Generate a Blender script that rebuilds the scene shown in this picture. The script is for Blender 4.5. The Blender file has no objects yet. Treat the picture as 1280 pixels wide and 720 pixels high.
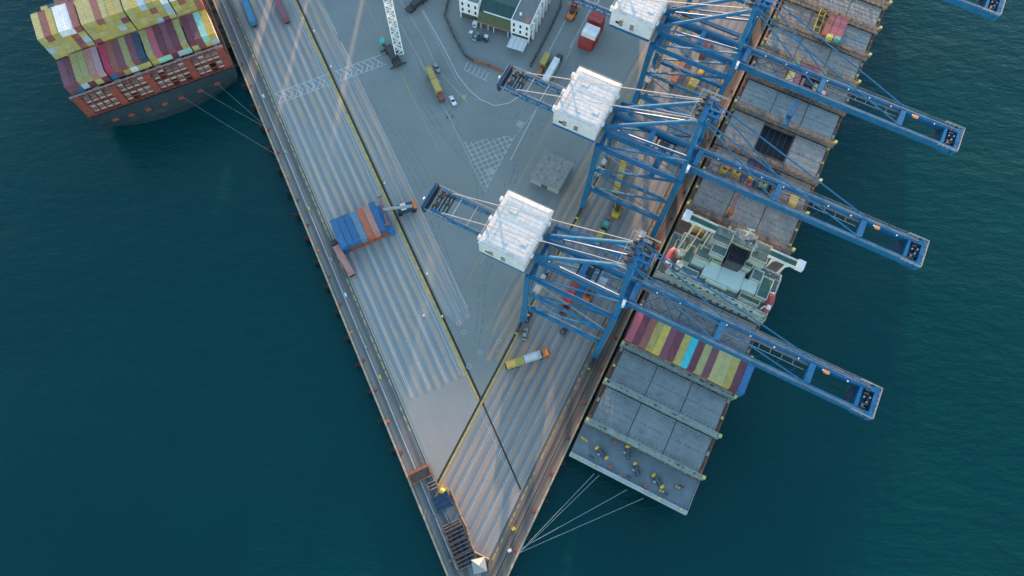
import bpy, math, random
from mathutils import Vector, Matrix
random.seed(7)
D = bpy.data; SC = bpy.context.scene; COL = SC.collection
rad = math.radians

# ---------------------------------------------------------------- camera
F_PX, TILT, ROLL, H = 853.0, rad(20.5), rad(2.5), 230.0
fw = Vector((0, math.sin(TILT), -math.cos(TILT))); r0 = Vector((1, 0, 0)); u0 = r0.cross(fw)
RR = r0*math.cos(ROLL) + u0*math.sin(ROLL); UU = -r0*math.sin(ROLL) + u0*math.cos(ROLL)
cam_d = D.cameras.new('camera'); cam = D.objects.new('camera', cam_d); COL.objects.link(cam)
cam_d.sensor_width = 36.0; cam_d.lens = F_PX/1280*36; cam_d.clip_start = 1.0; cam_d.clip_end = 20000
m3 = Matrix((RR, UU, -fw)).transposed()
cam.matrix_world = Matrix.Translation((0, 0, H)) @ m3.to_4x4()
SC.camera = cam

def px(x, y, z=0.0):
    d = fw + RR*((x-640)/F_PX) - UU*((y-360)/F_PX)
    t = (z-H)/d.z
    return Vector((0, 0, H)) + d*t

# ---------------------------------------------------------------- sky, sun, exposure
SUN_AZ, SUN_EL = 87.0, 5.5            # the sun stands low behind the top of the picture
W = D.worlds.new('World'); SC.world = W; W.use_nodes = True
nt = W.node_tree; bg = nt.nodes['Background']
sky = nt.nodes.new('ShaderNodeTexSky'); sky.sky_type = 'NISHITA'; sky.sun_disc = False
sky.sun_elevation = rad(SUN_EL); sky.sun_rotation = rad(90-SUN_AZ)
sky.air_density = 1.0; sky.dust_density = 0.4; sky.ozone_density = 1.4
nt.links.new(sky.outputs[0], bg.inputs[0]); bg.inputs[1].default_value = 0.15
sd = D.lights.new('sun', 'SUN'); sd.energy = 2.6; sd.angle = rad(1.0); sd.color = (1.0, 0.60, 0.34)
so = D.objects.new('sun', sd); COL.objects.link(so)
sdir = Vector((math.cos(rad(SUN_EL))*math.cos(rad(SUN_AZ)), math.cos(rad(SUN_EL))*math.sin(rad(SUN_AZ)), math.sin(rad(SUN_EL))))
so.rotation_euler = (-sdir).to_track_quat('-Z', 'Y').to_euler()
so.location = (0, 400, 200)
vs = SC.view_settings; vs.view_transform = 'Standard'; vs.look = 'None'; vs.gamma = 1.0; vs.use_curve_mapping = False
vs.exposure = 2.52

# ---------------------------------------------------------------- materials
MATS = {}
def mat(name, col, rough=0.6, var=0.18, scale=0.6, metal=0.0, spots=None, spot_scale=0.8, spot_amt=0.35, rnd=0.0, spec=0.4, bump=0.0):
    if name in MATS: return MATS[name]
    m = D.materials.new(name); m.use_nodes = True; N = m.node_tree.nodes; L = m.node_tree.links
    b = N['Principled BSDF']; b.inputs['Roughness'].default_value = rough; b.inputs['Metallic'].default_value = metal
    b.inputs['Specular IOR Level'].default_value = spec
    tc = N.new('ShaderNodeTexCoord'); geo = N.new('ShaderNodeNewGeometry')
    no = N.new('ShaderNodeTexNoise'); no.inputs['Scale'].default_value = scale; no.inputs['Detail'].default_value = 6
    no.inputs['Roughness'].default_value = 0.65
    L.new(geo.outputs['Position'], no.inputs['Vector'])
    mr = N.new('ShaderNodeMapRange'); mr.inputs['From Min'].default_value = 0.3; mr.inputs['From Max'].default_value = 0.7
    mr.inputs['To Min'].default_value = 1-var; mr.inputs['To Max'].default_value = 1+var
    L.new(no.outputs['Fac'], mr.inputs['Value'])
    val = mr.outputs['Result']
    if rnd:
        oi = N.new('ShaderNodeObjectInfo'); m2 = N.new('ShaderNodeMapRange')
        m2.inputs['To Min'].default_value = 1-rnd; m2.inputs['To Max'].default_value = 1+rnd
        L.new(oi.outputs['Random'], m2.inputs['Value'])
        mu = N.new('ShaderNodeMath'); mu.operation = 'MULTIPLY'; L.new(val, mu.inputs[0]); L.new(m2.outputs['Result'], mu.inputs[1]); val = mu.outputs[0]
    mx = N.new('ShaderNodeVectorMath'); mx.operation = 'SCALE'; mx.inputs[0].default_value = col[:3]
    L.new(val, mx.inputs['Scale']); out = mx.outputs['Vector']
    if spots:
        n2 = N.new('ShaderNodeTexNoise'); n2.inputs['Scale'].default_value = spot_scale; n2.inputs['Detail'].default_value = 4
        L.new(geo.outputs['Position'], n2.inputs['Vector'])
        cr = N.new('ShaderNodeMapRange'); cr.inputs['From Min'].default_value = 0.56; cr.inputs['From Max'].default_value = 0.70
        cr.inputs['To Max'].default_value = spot_amt
        L.new(n2.outputs['Fac'], cr.inputs['Value'])
        mi = N.new('ShaderNodeMix'); mi.data_type = 'RGBA'
        L.new(cr.outputs['Result'], mi.inputs['Factor']); L.new(out, mi.inputs[6]); mi.inputs[7].default_value = (*spots, 1); out = mi.outputs[2]
    L.new(out, b.inputs['Base Color'])
    if bump:
        bp = N.new('ShaderNodeBump'); bp.inputs['Strength'].default_value = bump; bp.inputs['Distance'].default_value = 0.05
        L.new(no.outputs['Fac'], bp.inputs['Height']); L.new(bp.outputs['Normal'], b.inputs['Normal'])
    MATS[name] = m; return m

RUST = (0.16, 0.07, 0.035)
def M(n): return MATS[n]
mat('crane_blue', (0.010, 0.13, 0.275), 0.45, 0.2, 0.5, spots=(0.12, 0.11, 0.11), spot_scale=0.9, spot_amt=0.45)
mat('crane_dark', (0.025, 0.05, 0.085), 0.6, 0.3, 1.5)
mat('tie_steel', (0.34, 0.33, 0.34), 0.5, 0.2, 1.0)
mat('grating', (0.20, 0.19, 0.19), 0.7, 0.3, 2.0, spots=RUST, spot_scale=1.0)
mat('white_roof', (0.60, 0.60, 0.59), 0.55, 0.14, 0.7, spots=(0.44, 0.38, 0.29), spot_scale=0.55, spot_amt=0.55)
mat('reefer_white', (0.42, 0.41, 0.40), 0.6, 0.2, 0.6)
mat('house_white', (0.62, 0.63, 0.64), 0.5, 0.10, 0.4, spots=(0.46, 0.42, 0.36), spot_scale=0.5, spot_amt=0.5)
mat('seam', (0.42, 0.41, 0.39), 0.6, 0.2, 0.8)
mat('house_wall', (0.36, 0.42, 0.39), 0.6, 0.2, 0.5, spots=(0.26, 0.20, 0.15), spot_scale=0.6, spot_amt=0.45)
mat('tyre_mark', (0.180, 0.207, 0.205), 0.85, 0.3, 0.6)
mat('winch_blue', (0.09, 0.13, 0.155), 0.5, 0.3, 1.5)
mat('rail_dull', (0.16, 0.19, 0.21), 0.6, 0.25, 1.0)
mat('white_paint', (0.78, 0.79, 0.80), 0.5, 0.06, 0.5)
mat('road_white', (0.56, 0.58, 0.58), 0.7, 0.4, 0.7, spots=(0.2, 0.21, 0.22), spot_scale=0.7, spot_amt=0.7)
mat('road_faded', (0.40, 0.42, 0.42), 0.7, 0.35, 0.5, spots=(0.19, 0.21, 0.22), spot_scale=0.5, spot_amt=0.9)
mat('road_yellow', (0.43, 0.34, 0.11), 0.7, 0.25, 0.6, spots=(0.22, 0.19, 0.12), spot_scale=0.5, spot_amt=0.8)
mat('trench', (0.03, 0.032, 0.035), 0.8, 0.3, 1.0)
mat('rail_steel', (0.10, 0.085, 0.075), 0.5, 0.3, 1.0, metal=0.4)
mat('kerb', (0.42, 0.33, 0.22), 0.8, 0.3, 0.6, spots=(0.2, 0.13, 0.08))
mat('concrete', (0.30, 0.31, 0.31), 0.85, 0.15, 0.3, spots=(0.16, 0.16, 0.15), spot_scale=1.2, spot_amt=0.5, bump=0.3)
mat('roof_speckle', (0.225, 0.235, 0.225), 0.9, 0.25, 0.8, spots=(0.15, 0.16, 0.13), spot_scale=1.6, spot_amt=0.6, bump=0.3)
mat('rubber', (0.02, 0.02, 0.02), 0.8, 0.2, 2)
mat('hull_slate', (0.020, 0.038, 0.052), 0.45, 0.15, 0.3, spots=(0.10, 0.07, 0.06), spot_scale=0.35, spot_amt=0.25)
mat('hull_dark', (0.045, 0.05, 0.06), 0.5, 0.2, 0.3, spots=RUST, spot_scale=0.4, spot_amt=0.4)
mat('deck_blue', (0.135, 0.175, 0.20), 0.6, 0.2, 0.25, spots=(0.19, 0.13, 0.10), spot_scale=0.35, spot_amt=0.55)
mat('deck_red', (0.15, 0.11, 0.09), 0.7, 0.3, 0.4, spots=(0.1, 0.1, 0.1), spot_scale=0.5, spot_amt=0.6)
mat('hatch_blue', (0.20, 0.24, 0.25), 0.55, 0.16, 0.35, spots=(0.22, 0.14, 0.10), spot_scale=0.75, spot_amt=0.4, rnd=0.06)
mat('hatch_grey', (0.275, 0.262, 0.248), 0.6, 0.2, 0.3, spots=(0.22, 0.13, 0.085), spot_scale=0.55, spot_amt=0.5, rnd=0.1)
mat('hatch_brown', (0.26, 0.215, 0.185), 0.65, 0.25, 0.3, spots=(0.2, 0.1, 0.06), spot_scale=0.5, spot_amt=0.6, rnd=0.1)
mat('hatch_mark', (0.15, 0.15, 0.15), 0.7, 0.3, 1.0)
mat('lash_green', (0.26, 0.32, 0.30), 0.6, 0.25, 0.5, spots=(0.2, 0.12, 0.08), spot_scale=0.8, spot_amt=0.5)
mat('lash_rust', (0.165, 0.135, 0.115), 0.7, 0.35, 0.5, spots=(0.25, 0.25, 0.24), spot_scale=0.6, spot_amt=0.6)
mat('lash_red', (0.25, 0.062, 0.048), 0.6, 0.2, 0.5, spots=(0.2, 0.06, 0.04), spot_scale=0.8, spot_amt=0.5)
mat('deck_green', (0.055, 0.145, 0.115), 0.6, 0.2, 0.5, spots=(0.13, 0.16, 0.15), spot_scale=0.8, spot_amt=0.4)
mat('deck_green2', (0.13, 0.185, 0.17), 0.6, 0.2, 0.6, spots=(0.08, 0.11, 0.1), spot_scale=0.8, spot_amt=0.5)
mat('mint_deck', (0.56, 0.66, 0.61), 0.6, 0.06, 0.6)
mat('ship_white', (0.62, 0.66, 0.64), 0.5, 0.12, 0.5, spots=(0.38, 0.33, 0.26), spot_scale=0.7, spot_amt=0.35)
mat('bulwark_grey', (0.36, 0.41, 0.42), 0.6, 0.2, 0.4, spots=(0.28, 0.2, 0.15), spot_scale=0.5, spot_amt=0.5)
mat('rail_cream', (0.60, 0.52, 0.36), 0.6, 0.15, 0.8)
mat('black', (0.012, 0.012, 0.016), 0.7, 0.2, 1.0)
mat('safety_yellow', (0.62, 0.42, 0.05), 0.55, 0.2, 1.0, rnd=0.1)
mat('lime_yellow', (0.50, 0.50, 0.14), 0.55, 0.2, 1.0)
mat('orange_paint', (0.62, 0.19, 0.045), 0.55, 0.2, 1.0)
mat('red_paint', (0.28, 0.05, 0.045), 0.5, 0.2, 1.0)
mat('lifeboat', (0.34, 0.06, 0.07), 0.5, 0.15, 1.0)
mat('tank_cream', (0.60, 0.52, 0.40), 0.5, 0.1, 1.0)
mat('machine_blue', (0.025, 0.055, 0.10), 0.5, 0.25, 1.0)
mat('machine_grey', (0.30, 0.32, 0.34), 0.5, 0.25, 1.5)
mat('machine_dark', (0.05, 0.05, 0.055), 0.6, 0.3, 1.5)
mat('chassis', (0.05, 0.045, 0.045), 0.7, 0.3, 1.5)
mat('glass', (0.02, 0.035, 0.045), 0.12, 0.1, 1.0, spec=0.6)
mat('teal_paint', (0.08, 0.36, 0.34), 0.5, 0.15, 1.0)
mat('bldg_white', (0.72, 0.74, 0.76), 0.7, 0.06, 0.4)
mat('bldg_roof', (0.17, 0.18, 0.19), 0.9, 0.2, 0.5, spots=(0.11, 0.11, 0.11), spot_scale=0.6)
mat('terracotta', (0.34, 0.18, 0.12), 0.8, 0.2, 1.0)
mat('atrium_green', (0.015, 0.06, 0.055), 0.25, 0.25, 0.5, spec=0.6)
mat('atrium_olive', (0.055, 0.085, 0.03), 0.5, 0.35, 1.2)
mat('canopy', (0.62, 0.66, 0.66), 0.4, 0.08, 1.0)
mat('wall_dark', (0.09, 0.085, 0.08), 0.9, 0.3, 0.8)
mat('patch_light', (0.30, 0.34, 0.35), 0.8, 0.2, 1.0)
mat('rope', (0.20, 0.21, 0.20), 0.8, 0.15, 2.0)
mat('rope_blue', (0.20, 0.27, 0.30), 0.8, 0.15, 2.0)
mat('rust_frame', (0.30, 0.105, 0.05), 0.7, 0.3, 1.0)
mat('tan_rail', (0.20, 0.155, 0.11), 0.7, 0.25, 0.8)
mat('tent', (0.25, 0.29, 0.31), 0.6, 0.05, 0.8)
mat('lamp_orange', (0.75, 0.3, 0.08), 0.5, 0.1, 1.0)
CC = {'maroon': (0.155, 0.045, 0.065), 'wine': (0.21, 0.075, 0.10), 'brown': (0.27, 0.10, 0.085), 'mustard': (0.43, 0.335, 0.10),
      'olive': (0.40, 0.355, 0.155), 'yellow': (0.55, 0.40, 0.09), 'white': (0.68, 0.70, 0.72), 'pink': (0.42, 0.24, 0.27), 'rose': (0.42, 0.10, 0.13),
      'crimson': (0.40, 0.045, 0.08), 'blue': (0.035, 0.14, 0.30), 'navy': (0.045, 0.085, 0.14), 'skyblue': (0.04, 0.23, 0.40), 'steelblue': (0.13, 0.24, 0.35), 'paleblue': (0.36, 0.47, 0.55),
      'cyan': (0.05, 0.46, 0.52), 'mint': (0.30, 0.56, 0.46), 'orange': (0.44, 0.13, 0.065), 'salmon': (0.42, 0.20, 0.17), 'red': (0.33, 0.045, 0.045), 'rust': (0.30, 0.09, 0.06)}
for k, c in CC.items():
    mat('box_'+k, c, 0.55, 0.14, 0.5, spots=tuple(q*0.55+0.06 for q in c), spot_scale=0.7, spot_amt=0.45, rnd=0.12)

# ---------------------------------------------------------------- mesh helpers
class MB:
    def __init__(s): s.v = []; s.f = []
    def box(s, x0, x1, y0, y1, z0, z1):
        n = len(s.v)
        s.v += [(x0,y0,z0),(x1,y0,z0),(x1,y1,z0),(x0,y1,z0),(x0,y0,z1),(x1,y0,z1),(x1,y1,z1),(x0,y1,z1)]
        s.f += [tuple(n+i for i in q) for q in ((3,2,1,0),(4,5,6,7),(0,1,5,4),(1,2,6,5),(2,3,7,6),(3,0,4,7))]
        return s
    def cbox(s, c, d): return s.box(c[0]-d[0]/2, c[0]+d[0]/2, c[1]-d[1]/2, c[1]+d[1]/2, c[2]-d[2]/2, c[2]+d[2]/2)
    def beam(s, p, q, w, h=None, w2=None, h2=None):
        h = h or w; w2 = w2 or w; h2 = h2 or h
        p = Vector(p); q = Vector(q); d = (q-p).normalized()
        up = Vector((0,0,1)) if abs(d.z) < 0.97 else Vector((1,0,0))
        sx = d.cross(up).normalized(); up = sx.cross(d)
        n = len(s.v)
        for c, a, b in ((p, w, h), (q, w2, h2)):
            for i, j in ((-1,-1),(1,-1),(1,1),(-1,1)): s.v.append(tuple(c + sx*(i*a/2) + up*(j*b/2)))
        s.f += [tuple(n+i for i in q_) for q_ in ((0,1,2,3),(7,6,5,4),(4,5,1,0),(5,6,2,1),(6,7,3,2),(7,4,0,3))]
        return s
    def tube(s, p, q, r, n=8, r2=None):
        r2 = r if r2 is None else r2
        p = Vector(p); q = Vector(q); d = (q-p).normalized()
        up = Vector((0,0,1)) if abs(d.z) < 0.97 else Vector((1,0,0))
        a = d.cross(up).normalized(); b = a.cross(d); k = len(s.v)
        for c, rr in ((p, r), (q, r2)):
            for i in range(n):
                t = 2*math.pi*i/n; s.v.append(tuple(c + a*(math.cos(t)*rr) + b*(math.sin(t)*rr)))
        for i in range(n): s.f.append((k+i, k+(i+1) % n, k+n+(i+1) % n, k+n+i))
        s.f.append(tuple(k+i for i in range(n))[::-1]); s.f.append(tuple(k+n+i for i in range(n)))
        return s
    def prism(s, pts, z0, z1):
        n = len(pts); k = len(s.v)
        s.v += [(p[0], p[1], z0) for p in pts] + [(p[0], p[1], z1) for p in pts]
        s.f.append(tuple(k+i for i in range(n))[::-1]); s.f.append(tuple(k+n+i for i in range(n)))
        for i in range(n): s.f.append((k+i, k+(i+1) % n, k+n+(i+1) % n, k+n+i))
        return s
    def loft(s, rings, cap=True):
        k = len(s.v); n = len(rings[0])
        for r in rings: s.v += [tuple(p) for p in r]
        for j in range(len(rings)-1):
            for i in range(n):
                s.f.append((k+j*n+i, k+j*n+(i+1) % n, k+(j+1)*n+(i+1) % n, k+(j+1)*n+i))
        if cap:
            s.f.append(tuple(k+i for i in range(n))[::-1]); s.f.append(tuple(k+(len(rings)-1)*n+i for i in range(n)))
        return s
    def poly(s, pts):
        k = len(s.v); s.v += [tuple(p) for p in pts]; s.f.append(tuple(range(k, k+len(pts)))); return s
    def mesh(s, name):
        me = D.meshes.new(name); me.from_pydata(s.v, [], s.f); me.update(); return me
    def build(s, name, m, parent=None):
        me = s.mesh(name); me.materials.append(M(m) if isinstance(m, str) else m)
        o = D.objects.new(name, me); COL.objects.link(o)
        if parent: o.parent = parent
        return o

def tag(o, label=None, cat=None, group=None, kind=None):
    if label: o['label'] = label
    if cat: o['category'] = cat
    if group: o['group'] = group
    if kind: o['kind'] = kind
    return o
def thing(name, label, cat, loc=(0,0,0), rz=0.0, group=None):
    o = D.objects.new(name, None); COL.objects.link(o); o.location = loc; o.rotation_euler = (0,0,rz); o.empty_display_size = 0.5
    return tag(o, label, cat, group)
def copy_tree(o, parent=None):
    c = o.copy(); COL.objects.link(c); c.parent = parent
    for ch in o.children: copy_tree(ch, c)
    return c

# ---------------------------------------------------------------- frames of the two quays
A_R = rad(65.5); UR = Vector((math.cos(A_R), math.sin(A_R), 0)); VR = Vector((math.sin(A_R), -math.cos(A_R), 0)); OR = Vector((23.45, 35.69, 0))
A_L = rad(-62.3); UL = Vector((math.cos(A_L), math.sin(A_L), 0)); VL = Vector((-math.sin(A_L), math.cos(A_L), 0)); OL = px(412, 360, 0)
RZ_R = A_R - math.pi/2      # local X = away from the quay (v), local Y = along it (u)
RZ_L = A_L                  # local X = along the quay (u), local Y = inland (v)
def PR(v, u, z=0.0): p = OR + UR*u + VR*v; return Vector((p.x, p.y, z))
def PL(u, v, z=0.0): p = OL + UL*u + VL*v; return Vector((p.x, p.y, z))
def toR(x, y, z=0.0):
    p = px(x, y, z) - OR; return (p.dot(VR), p.dot(UR))
def toL(x, y, z=0.0):
    p = px(x, y, z) - OL; return (p.dot(UL), p.dot(VL))

# ---------------------------------------------------------------- water
WZ = -3.2
def water():
    m = D.materials.new('sea'); m.use_nodes = True; N = m.node_tree.nodes; L = m.node_tree.links; b = N['Principled BSDF']
    b.inputs['Roughness'].default_value = 0.12; b.inputs['IOR'].default_value = 1.33; b.inputs['Specular IOR Level'].default_value = 0.3
    geo = N.new('ShaderNodeNewGeometry')
    n0 = N.new('ShaderNodeTexNoise'); n0.inputs['Scale'].default_value = 0.012; n0.inputs['Detail'].default_value = 3
    L.new(geo.outputs['Position'], n0.inputs['Vector'])
    mi = N.new('ShaderNodeMix'); mi.data_type = 'RGBA'; mi.inputs[6].default_value = (0.0001, 0.033, 0.040, 1); mi.inputs[7].default_value = (0.0001, 0.049, 0.051, 1)
    L.new(n0.outputs['Fac'], mi.inputs['Factor']); L.new(mi.outputs[2], b.inputs['Base Color'])
    mp = N.new('ShaderNodeMapping'); mp.inputs['Scale'].default_value = (0.45, 1.0, 1.0); mp.inputs['Rotation'].default_value = (0, 0, rad(8)); L.new(geo.outputs['Position'], mp.inputs['Vector'])
    hs = []
    for sc, de in ((0.28, 4), (1.1, 4), (0.06, 2)):
        n = N.new('ShaderNodeTexNoise'); n.inputs['Scale'].default_value = sc; n.inputs['Detail'].default_value = de; n.inputs['Roughness'].default_value = 0.6
        L.new(mp.outputs['Vector'], n.inputs['Vector']); hs.append(n)
    prev = None
    for n, dist, st in ((hs[2], 4.0, 0.15), (hs[0], 1.2, 0.40), (hs[1], 0.25, 0.40)):
        bp = N.new('ShaderNodeBump'); bp.inputs['Distance'].default_value = dist; bp.inputs['Strength'].default_value = st
        L.new(n.outputs['Fac'], bp.inputs['Height'])
        if prev: L.new(prev.outputs['Normal'], bp.inputs['Normal'])
        prev = bp
    L.new(prev.outputs['Normal'], b.inputs['Normal'])
    wp = N.new('ShaderNodeTexNoise'); wp.inputs['Scale'].default_value = 0.02; wp.inputs['Detail'].default_value = 5; L.new(mp.outputs['Vector'], wp.inputs['Vector'])
    wr = N.new('ShaderNodeMapRange'); wr.inputs['From Min'].default_value = 0.35; wr.inputs['From Max'].default_value = 0.65; wr.inputs['To Min'].default_value = 0.06; wr.inputs['To Max'].default_value = 0.3
    L.new(wp.outputs['Fac'], wr.inputs['Value']); L.new(wr.outputs['Result'], b.inputs['Roughness'])
    S = 5000
    o = MB().poly([(-S,-S,WZ),(S,-S,WZ),(S,S,WZ),(-S,S,WZ)]).build('sea_water', m); tag(o, kind='structure')
water()

# ---------------------------------------------------------------- quay body and paving
def line_x(p, d, q, e):      # intersection of two ground lines
    den = d.x*e.y - d.y*e.x; t = ((q.x-p.x)*e.y - (q.y-p.y)*e.x)/den; return p + d*t
TIP = line_x(OL, UL, OR, UR)
FAR = 560
pLf = PL(-480, 0); pRf = PR(0, 480)
# blunt tip 14 m wide
tipL = TIP - UL*9; tipR = TIP + UR*9
quay_poly = [tipL, tipR, pRf, Vector((pRf.x, FAR+100, 0)), Vector((pLf.x, FAR+100, 0)), pLf]

def paving_mat(name, base, dark, tan, period, offset, tan_amt, axis=1, streak=0.5, crackle=0.1):
    """asphalt with tyre-worn bands running along the lanes (object space)"""
    m = D.materials.new(name); m.use_nodes = True; N = m.node_tree.nodes; L = m.node_tree.links; b = N['Principled BSDF']
    b.inputs['Roughness'].default_value = 0.8; b.inputs['Specular IOR Level'].default_value = 0.35
    tc = N.new('ShaderNodeTexCoord'); sep = N.new('ShaderNodeSeparateXYZ'); L.new(tc.outputs['Object'], sep.inputs[0])
    across = sep.outputs[axis]
    # slow wobble of the bands
    st = N.new('ShaderNodeMapping'); st.inputs['Scale'].default_value = (0.05, 0.35, 1) if axis == 1 else (0.35, 0.05, 1); L.new(tc.outputs['Object'], st.inputs['Vector'])
    wn = N.new('ShaderNodeTexNoise'); wn.inputs['Scale'].default_value = 1.0; wn.inputs['Detail'].default_value = 4; L.new(st.outputs['Vector'], wn.inputs['Vector'])
    def math_(op, a, bb):
        n = N.new('ShaderNodeMath'); n.operation = op
        for i, x in enumerate((a, bb)):
            if isinstance(x, (int, float)): n.inputs[i].default_value = x
            else: L.new(x, n.inputs[i])
        return n.outputs[0]
    if period:
        t = math_('ADD', across, offset); t = math_('ADD', t, math_('MULTIPLY', wn.outputs['Fac'], 2.2))
        t = math_('MULTIPLY', t, 2*math.pi/period); s = math_('SINE', t, 0)
        band = math_('ADD', math_('MULTIPLY', s, 0.5), 0.5)
    else:
        band = wn.outputs['Fac']
    st2 = N.new('ShaderNodeMapping'); st2.inputs['Scale'].default_value = (0.02, 0.9, 1) if axis == 1 else (0.9, 0.02, 1); L.new(tc.outputs['Object'], st2.inputs['Vector'])
    w2 = N.new('ShaderNodeTexNoise'); w2.inputs['Scale'].default_value = 1.6; w2.inputs['Detail'].default_value = 5; L.new(st2.outputs['Vector'], w2.inputs['Vector'])
    r2 = N.new('ShaderNodeMapRange'); r2.inputs['From Min'].default_value = 0.35; r2.inputs['From Max'].default_value = 0.65; L.new(w2.outputs['Fac'], r2.inputs['Value'])
    n3 = N.new('ShaderNodeTexNoise'); n3.inputs['Scale'].default_value = 0.045; n3.inputs['Detail'].default_value = 8; n3.inputs['Roughness'].default_value = 0.6; L.new(tc.outputs['Object'], n3.inputs['Vector'])
    r3 = N.new('ShaderNodeMapRange'); r3.inputs['From Min'].default_value = 0.3; r3.inputs['From Max'].default_value = 0.7; L.new(n3.outputs['Fac'], r3.inputs['Value'])
    def mix(f, a, bb):
        n = N.new('ShaderNodeMix'); n.data_type = 'RGBA'
        if isinstance(f, (int, float)): n.inputs['Factor'].default_value = f
        else: L.new(f, n.inputs['Factor'])
        for i, x in ((6, a), (7, bb)):
            if isinstance(x, tuple): n.inputs[i].default_value = (*x, 1)
            else: L.new(x, n.inputs[i])
        return n.outputs[2]
    c = mix(r3.outputs['Result'], base, tuple(q*0.76 for q in base))
    c = mix(math_('MULTIPLY', r2.outputs['Result'], streak), c, dark)
    c = mix(math_('MULTIPLY', math_('POWER', band, 1.25), math_('MULTIPLY', tan_amt, math_('ADD', 0.35, r3.outputs['Result']))), c, tan)
    # fine grit and spills
    n4 = N.new('ShaderNodeTexNoise'); n4.inputs['Scale'].default_value = 0.7; n4.inputs['Detail'].default_value = 6; L.new(tc.outputs['Object'], n4.inputs['Vector'])
    r4 = N.new('ShaderNodeMapRange'); r4.inputs['From Min'].default_value = 0.60; r4.inputs['From Max'].default_value = 0.75; r4.inputs['To Max'].default_value = 0.35; L.new(n4.outputs['Fac'], r4.inputs['Value'])
    c = mix(r4.outputs['Result'], c, tuple(q*0.6 for q in dark))
    L.new(c, b.inputs['Base Color'])
    return m
BASE = (0.25, 0.29, 0.305); DARKA = (0.12, 0.195, 0.25); TAN = (0.47, 0.34, 0.245)
m_yard = paving_mat('yard_asphalt', (0.225, 0.255, 0.25), (0.185, 0.215, 0.215), (0.26, 0.26, 0.245), 0, 0, 0.25, streak=0.3)
m_laneL = paving_mat('lane_paving_west', BASE, DARKA, TAN, 3.15, 0.4, 0.82)
m_laneR = paving_mat('lane_paving_east', (0.225, 0.245, 0.26), (0.115, 0.165, 0.21), (0.43, 0.29, 0.195), 3.1, 0.0, 0.8, axis=0)
m_apL = paving_mat('apron_paving_west', (0.125, 0.145, 0.155), (0.07, 0.08, 0.09), (0.24, 0.21, 0.18), 2.9, 1.0, 0.75, streak=0.8)
m_apR = paving_mat('apron_paving_east', (0.15, 0.13, 0.115), (0.075, 0.07, 0.07), (0.29, 0.20, 0.14), 2.6, 0.6, 0.8, axis=0, streak=0.8)
m_tip = paving_mat('tip_concrete', (0.31, 0.305, 0.295), (0.26, 0.26, 0.255), (0.35, 0.325, 0.295), 0, 0, 0.5, streak=0.25)

q = MB().prism([(p.x, p.y) for p in quay_poly], -9, 0).build('quay', m_yard); tag(q, kind='structure'); QUAY = q

def sheetL(name, m, pts, z):
    o = MB().poly([(u, v, 0) for u, v in pts]).build(name, m); o.location = (OL.x, OL.y, z); o.rotation_euler = (0,0,RZ_L); return tag(o, kind='structure')
def sheetR(name, m, pts, z):
    o = MB().poly([(v, u, 0) for v, u in pts][::1]).build(name, m); o.location = (OR.x, OR.y, z); o.rotation_euler = (0,0,RZ_R); return tag(o, kind='structure')
tuL = (TIP-OL).dot(UL); tuR = (TIP-OR).dot(UR)
sheetL('west_lanes', m_laneL, [(-470, 8.4), (50, 8.4), (50, 31.2), (-470, 31.2)], 0.004)
sheetL('inner_lanes', m_laneL, [(-470, 33.4), (26, 33.4), (33, 36), (31, 41.5), (-470, 41.5)], 0.004)
sheetL('tip_paving', m_tip, [(50.02, 8.4), (tuL-14, 8.4), (tuL-32, 31.0), (50.02, 31.0)], 0.004)
sheetL('west_apron', m_apL, [(-470, 0.7), (tuL-13, 0.7), (tuL-19, 6.9), (-470, 6.9)], 0.008)
sheetR('east_lanes', m_laneR, [(-32.0, tuR+32), (-9.0, tuR+18), (-9.0, 470), (-32.0, 470)], 0.012)
sheetR('landside_lanes', m_laneR, [(-43.0, 26), (-38, 8), (-34.2, 10), (-34.2, 470), (-43.0, 470)], 0.008)
sheetR('east_apron', m_apR, [(-0.7, tuR+13), (-0.7, 470), (-8.0, 470), (-8.0, tuR+17)], 0.016)

# kerb edges
def kerbs():
    for nm, o, d, n, t0, t1, s in (('quay_kerb', OL, UL, VL, -470, tuL-9.5, 1), ('quay_kerb', OR, UR, VR, tuR+9.5, 470, -1)):
        b = MB(); p = o + d*t0 + n*(0.3*s); r = o + d*t1 + n*(0.3*s)
        b.beam((p.x, p.y, 0.06), (r.x, r.y, 0.06), 0.6, 0.32); b.build(nm, 'kerb', QUAY)
kerbs()

# painted markings -------------------------------------------------------
def ribbon(pts, w, m, z=0.024, name='painted_line'):
    """strip of paint along a ground polyline, one object, child of the quay"""
    b = MB(); P = [Vector((p[0], p[1], 0)) for p in pts]; n = len(P); Ls = []
    for i in range(n):
        d = (P[min(i+1, n-1)] - P[max(i-1, 0)]).normalized(); s = Vector((-d.y, d.x, 0))*(w/2)
        Ls.append((P[i]+s, P[i]-s))
    for i in range(n-1):
        a, bb = Ls[i]; c, d = Ls[i+1]
        b.poly([(a.x,a.y,z), (bb.x,bb.y,z), (d.x,d.y,z), (c.x,c.y,z)])
    return b.build(name, m, QUAY)
def pxr(pts, w, m, z=0.024, name='painted_line'): return ribbon([px(x, y, 0) for x, y in pts], w, m, z, name)

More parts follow.
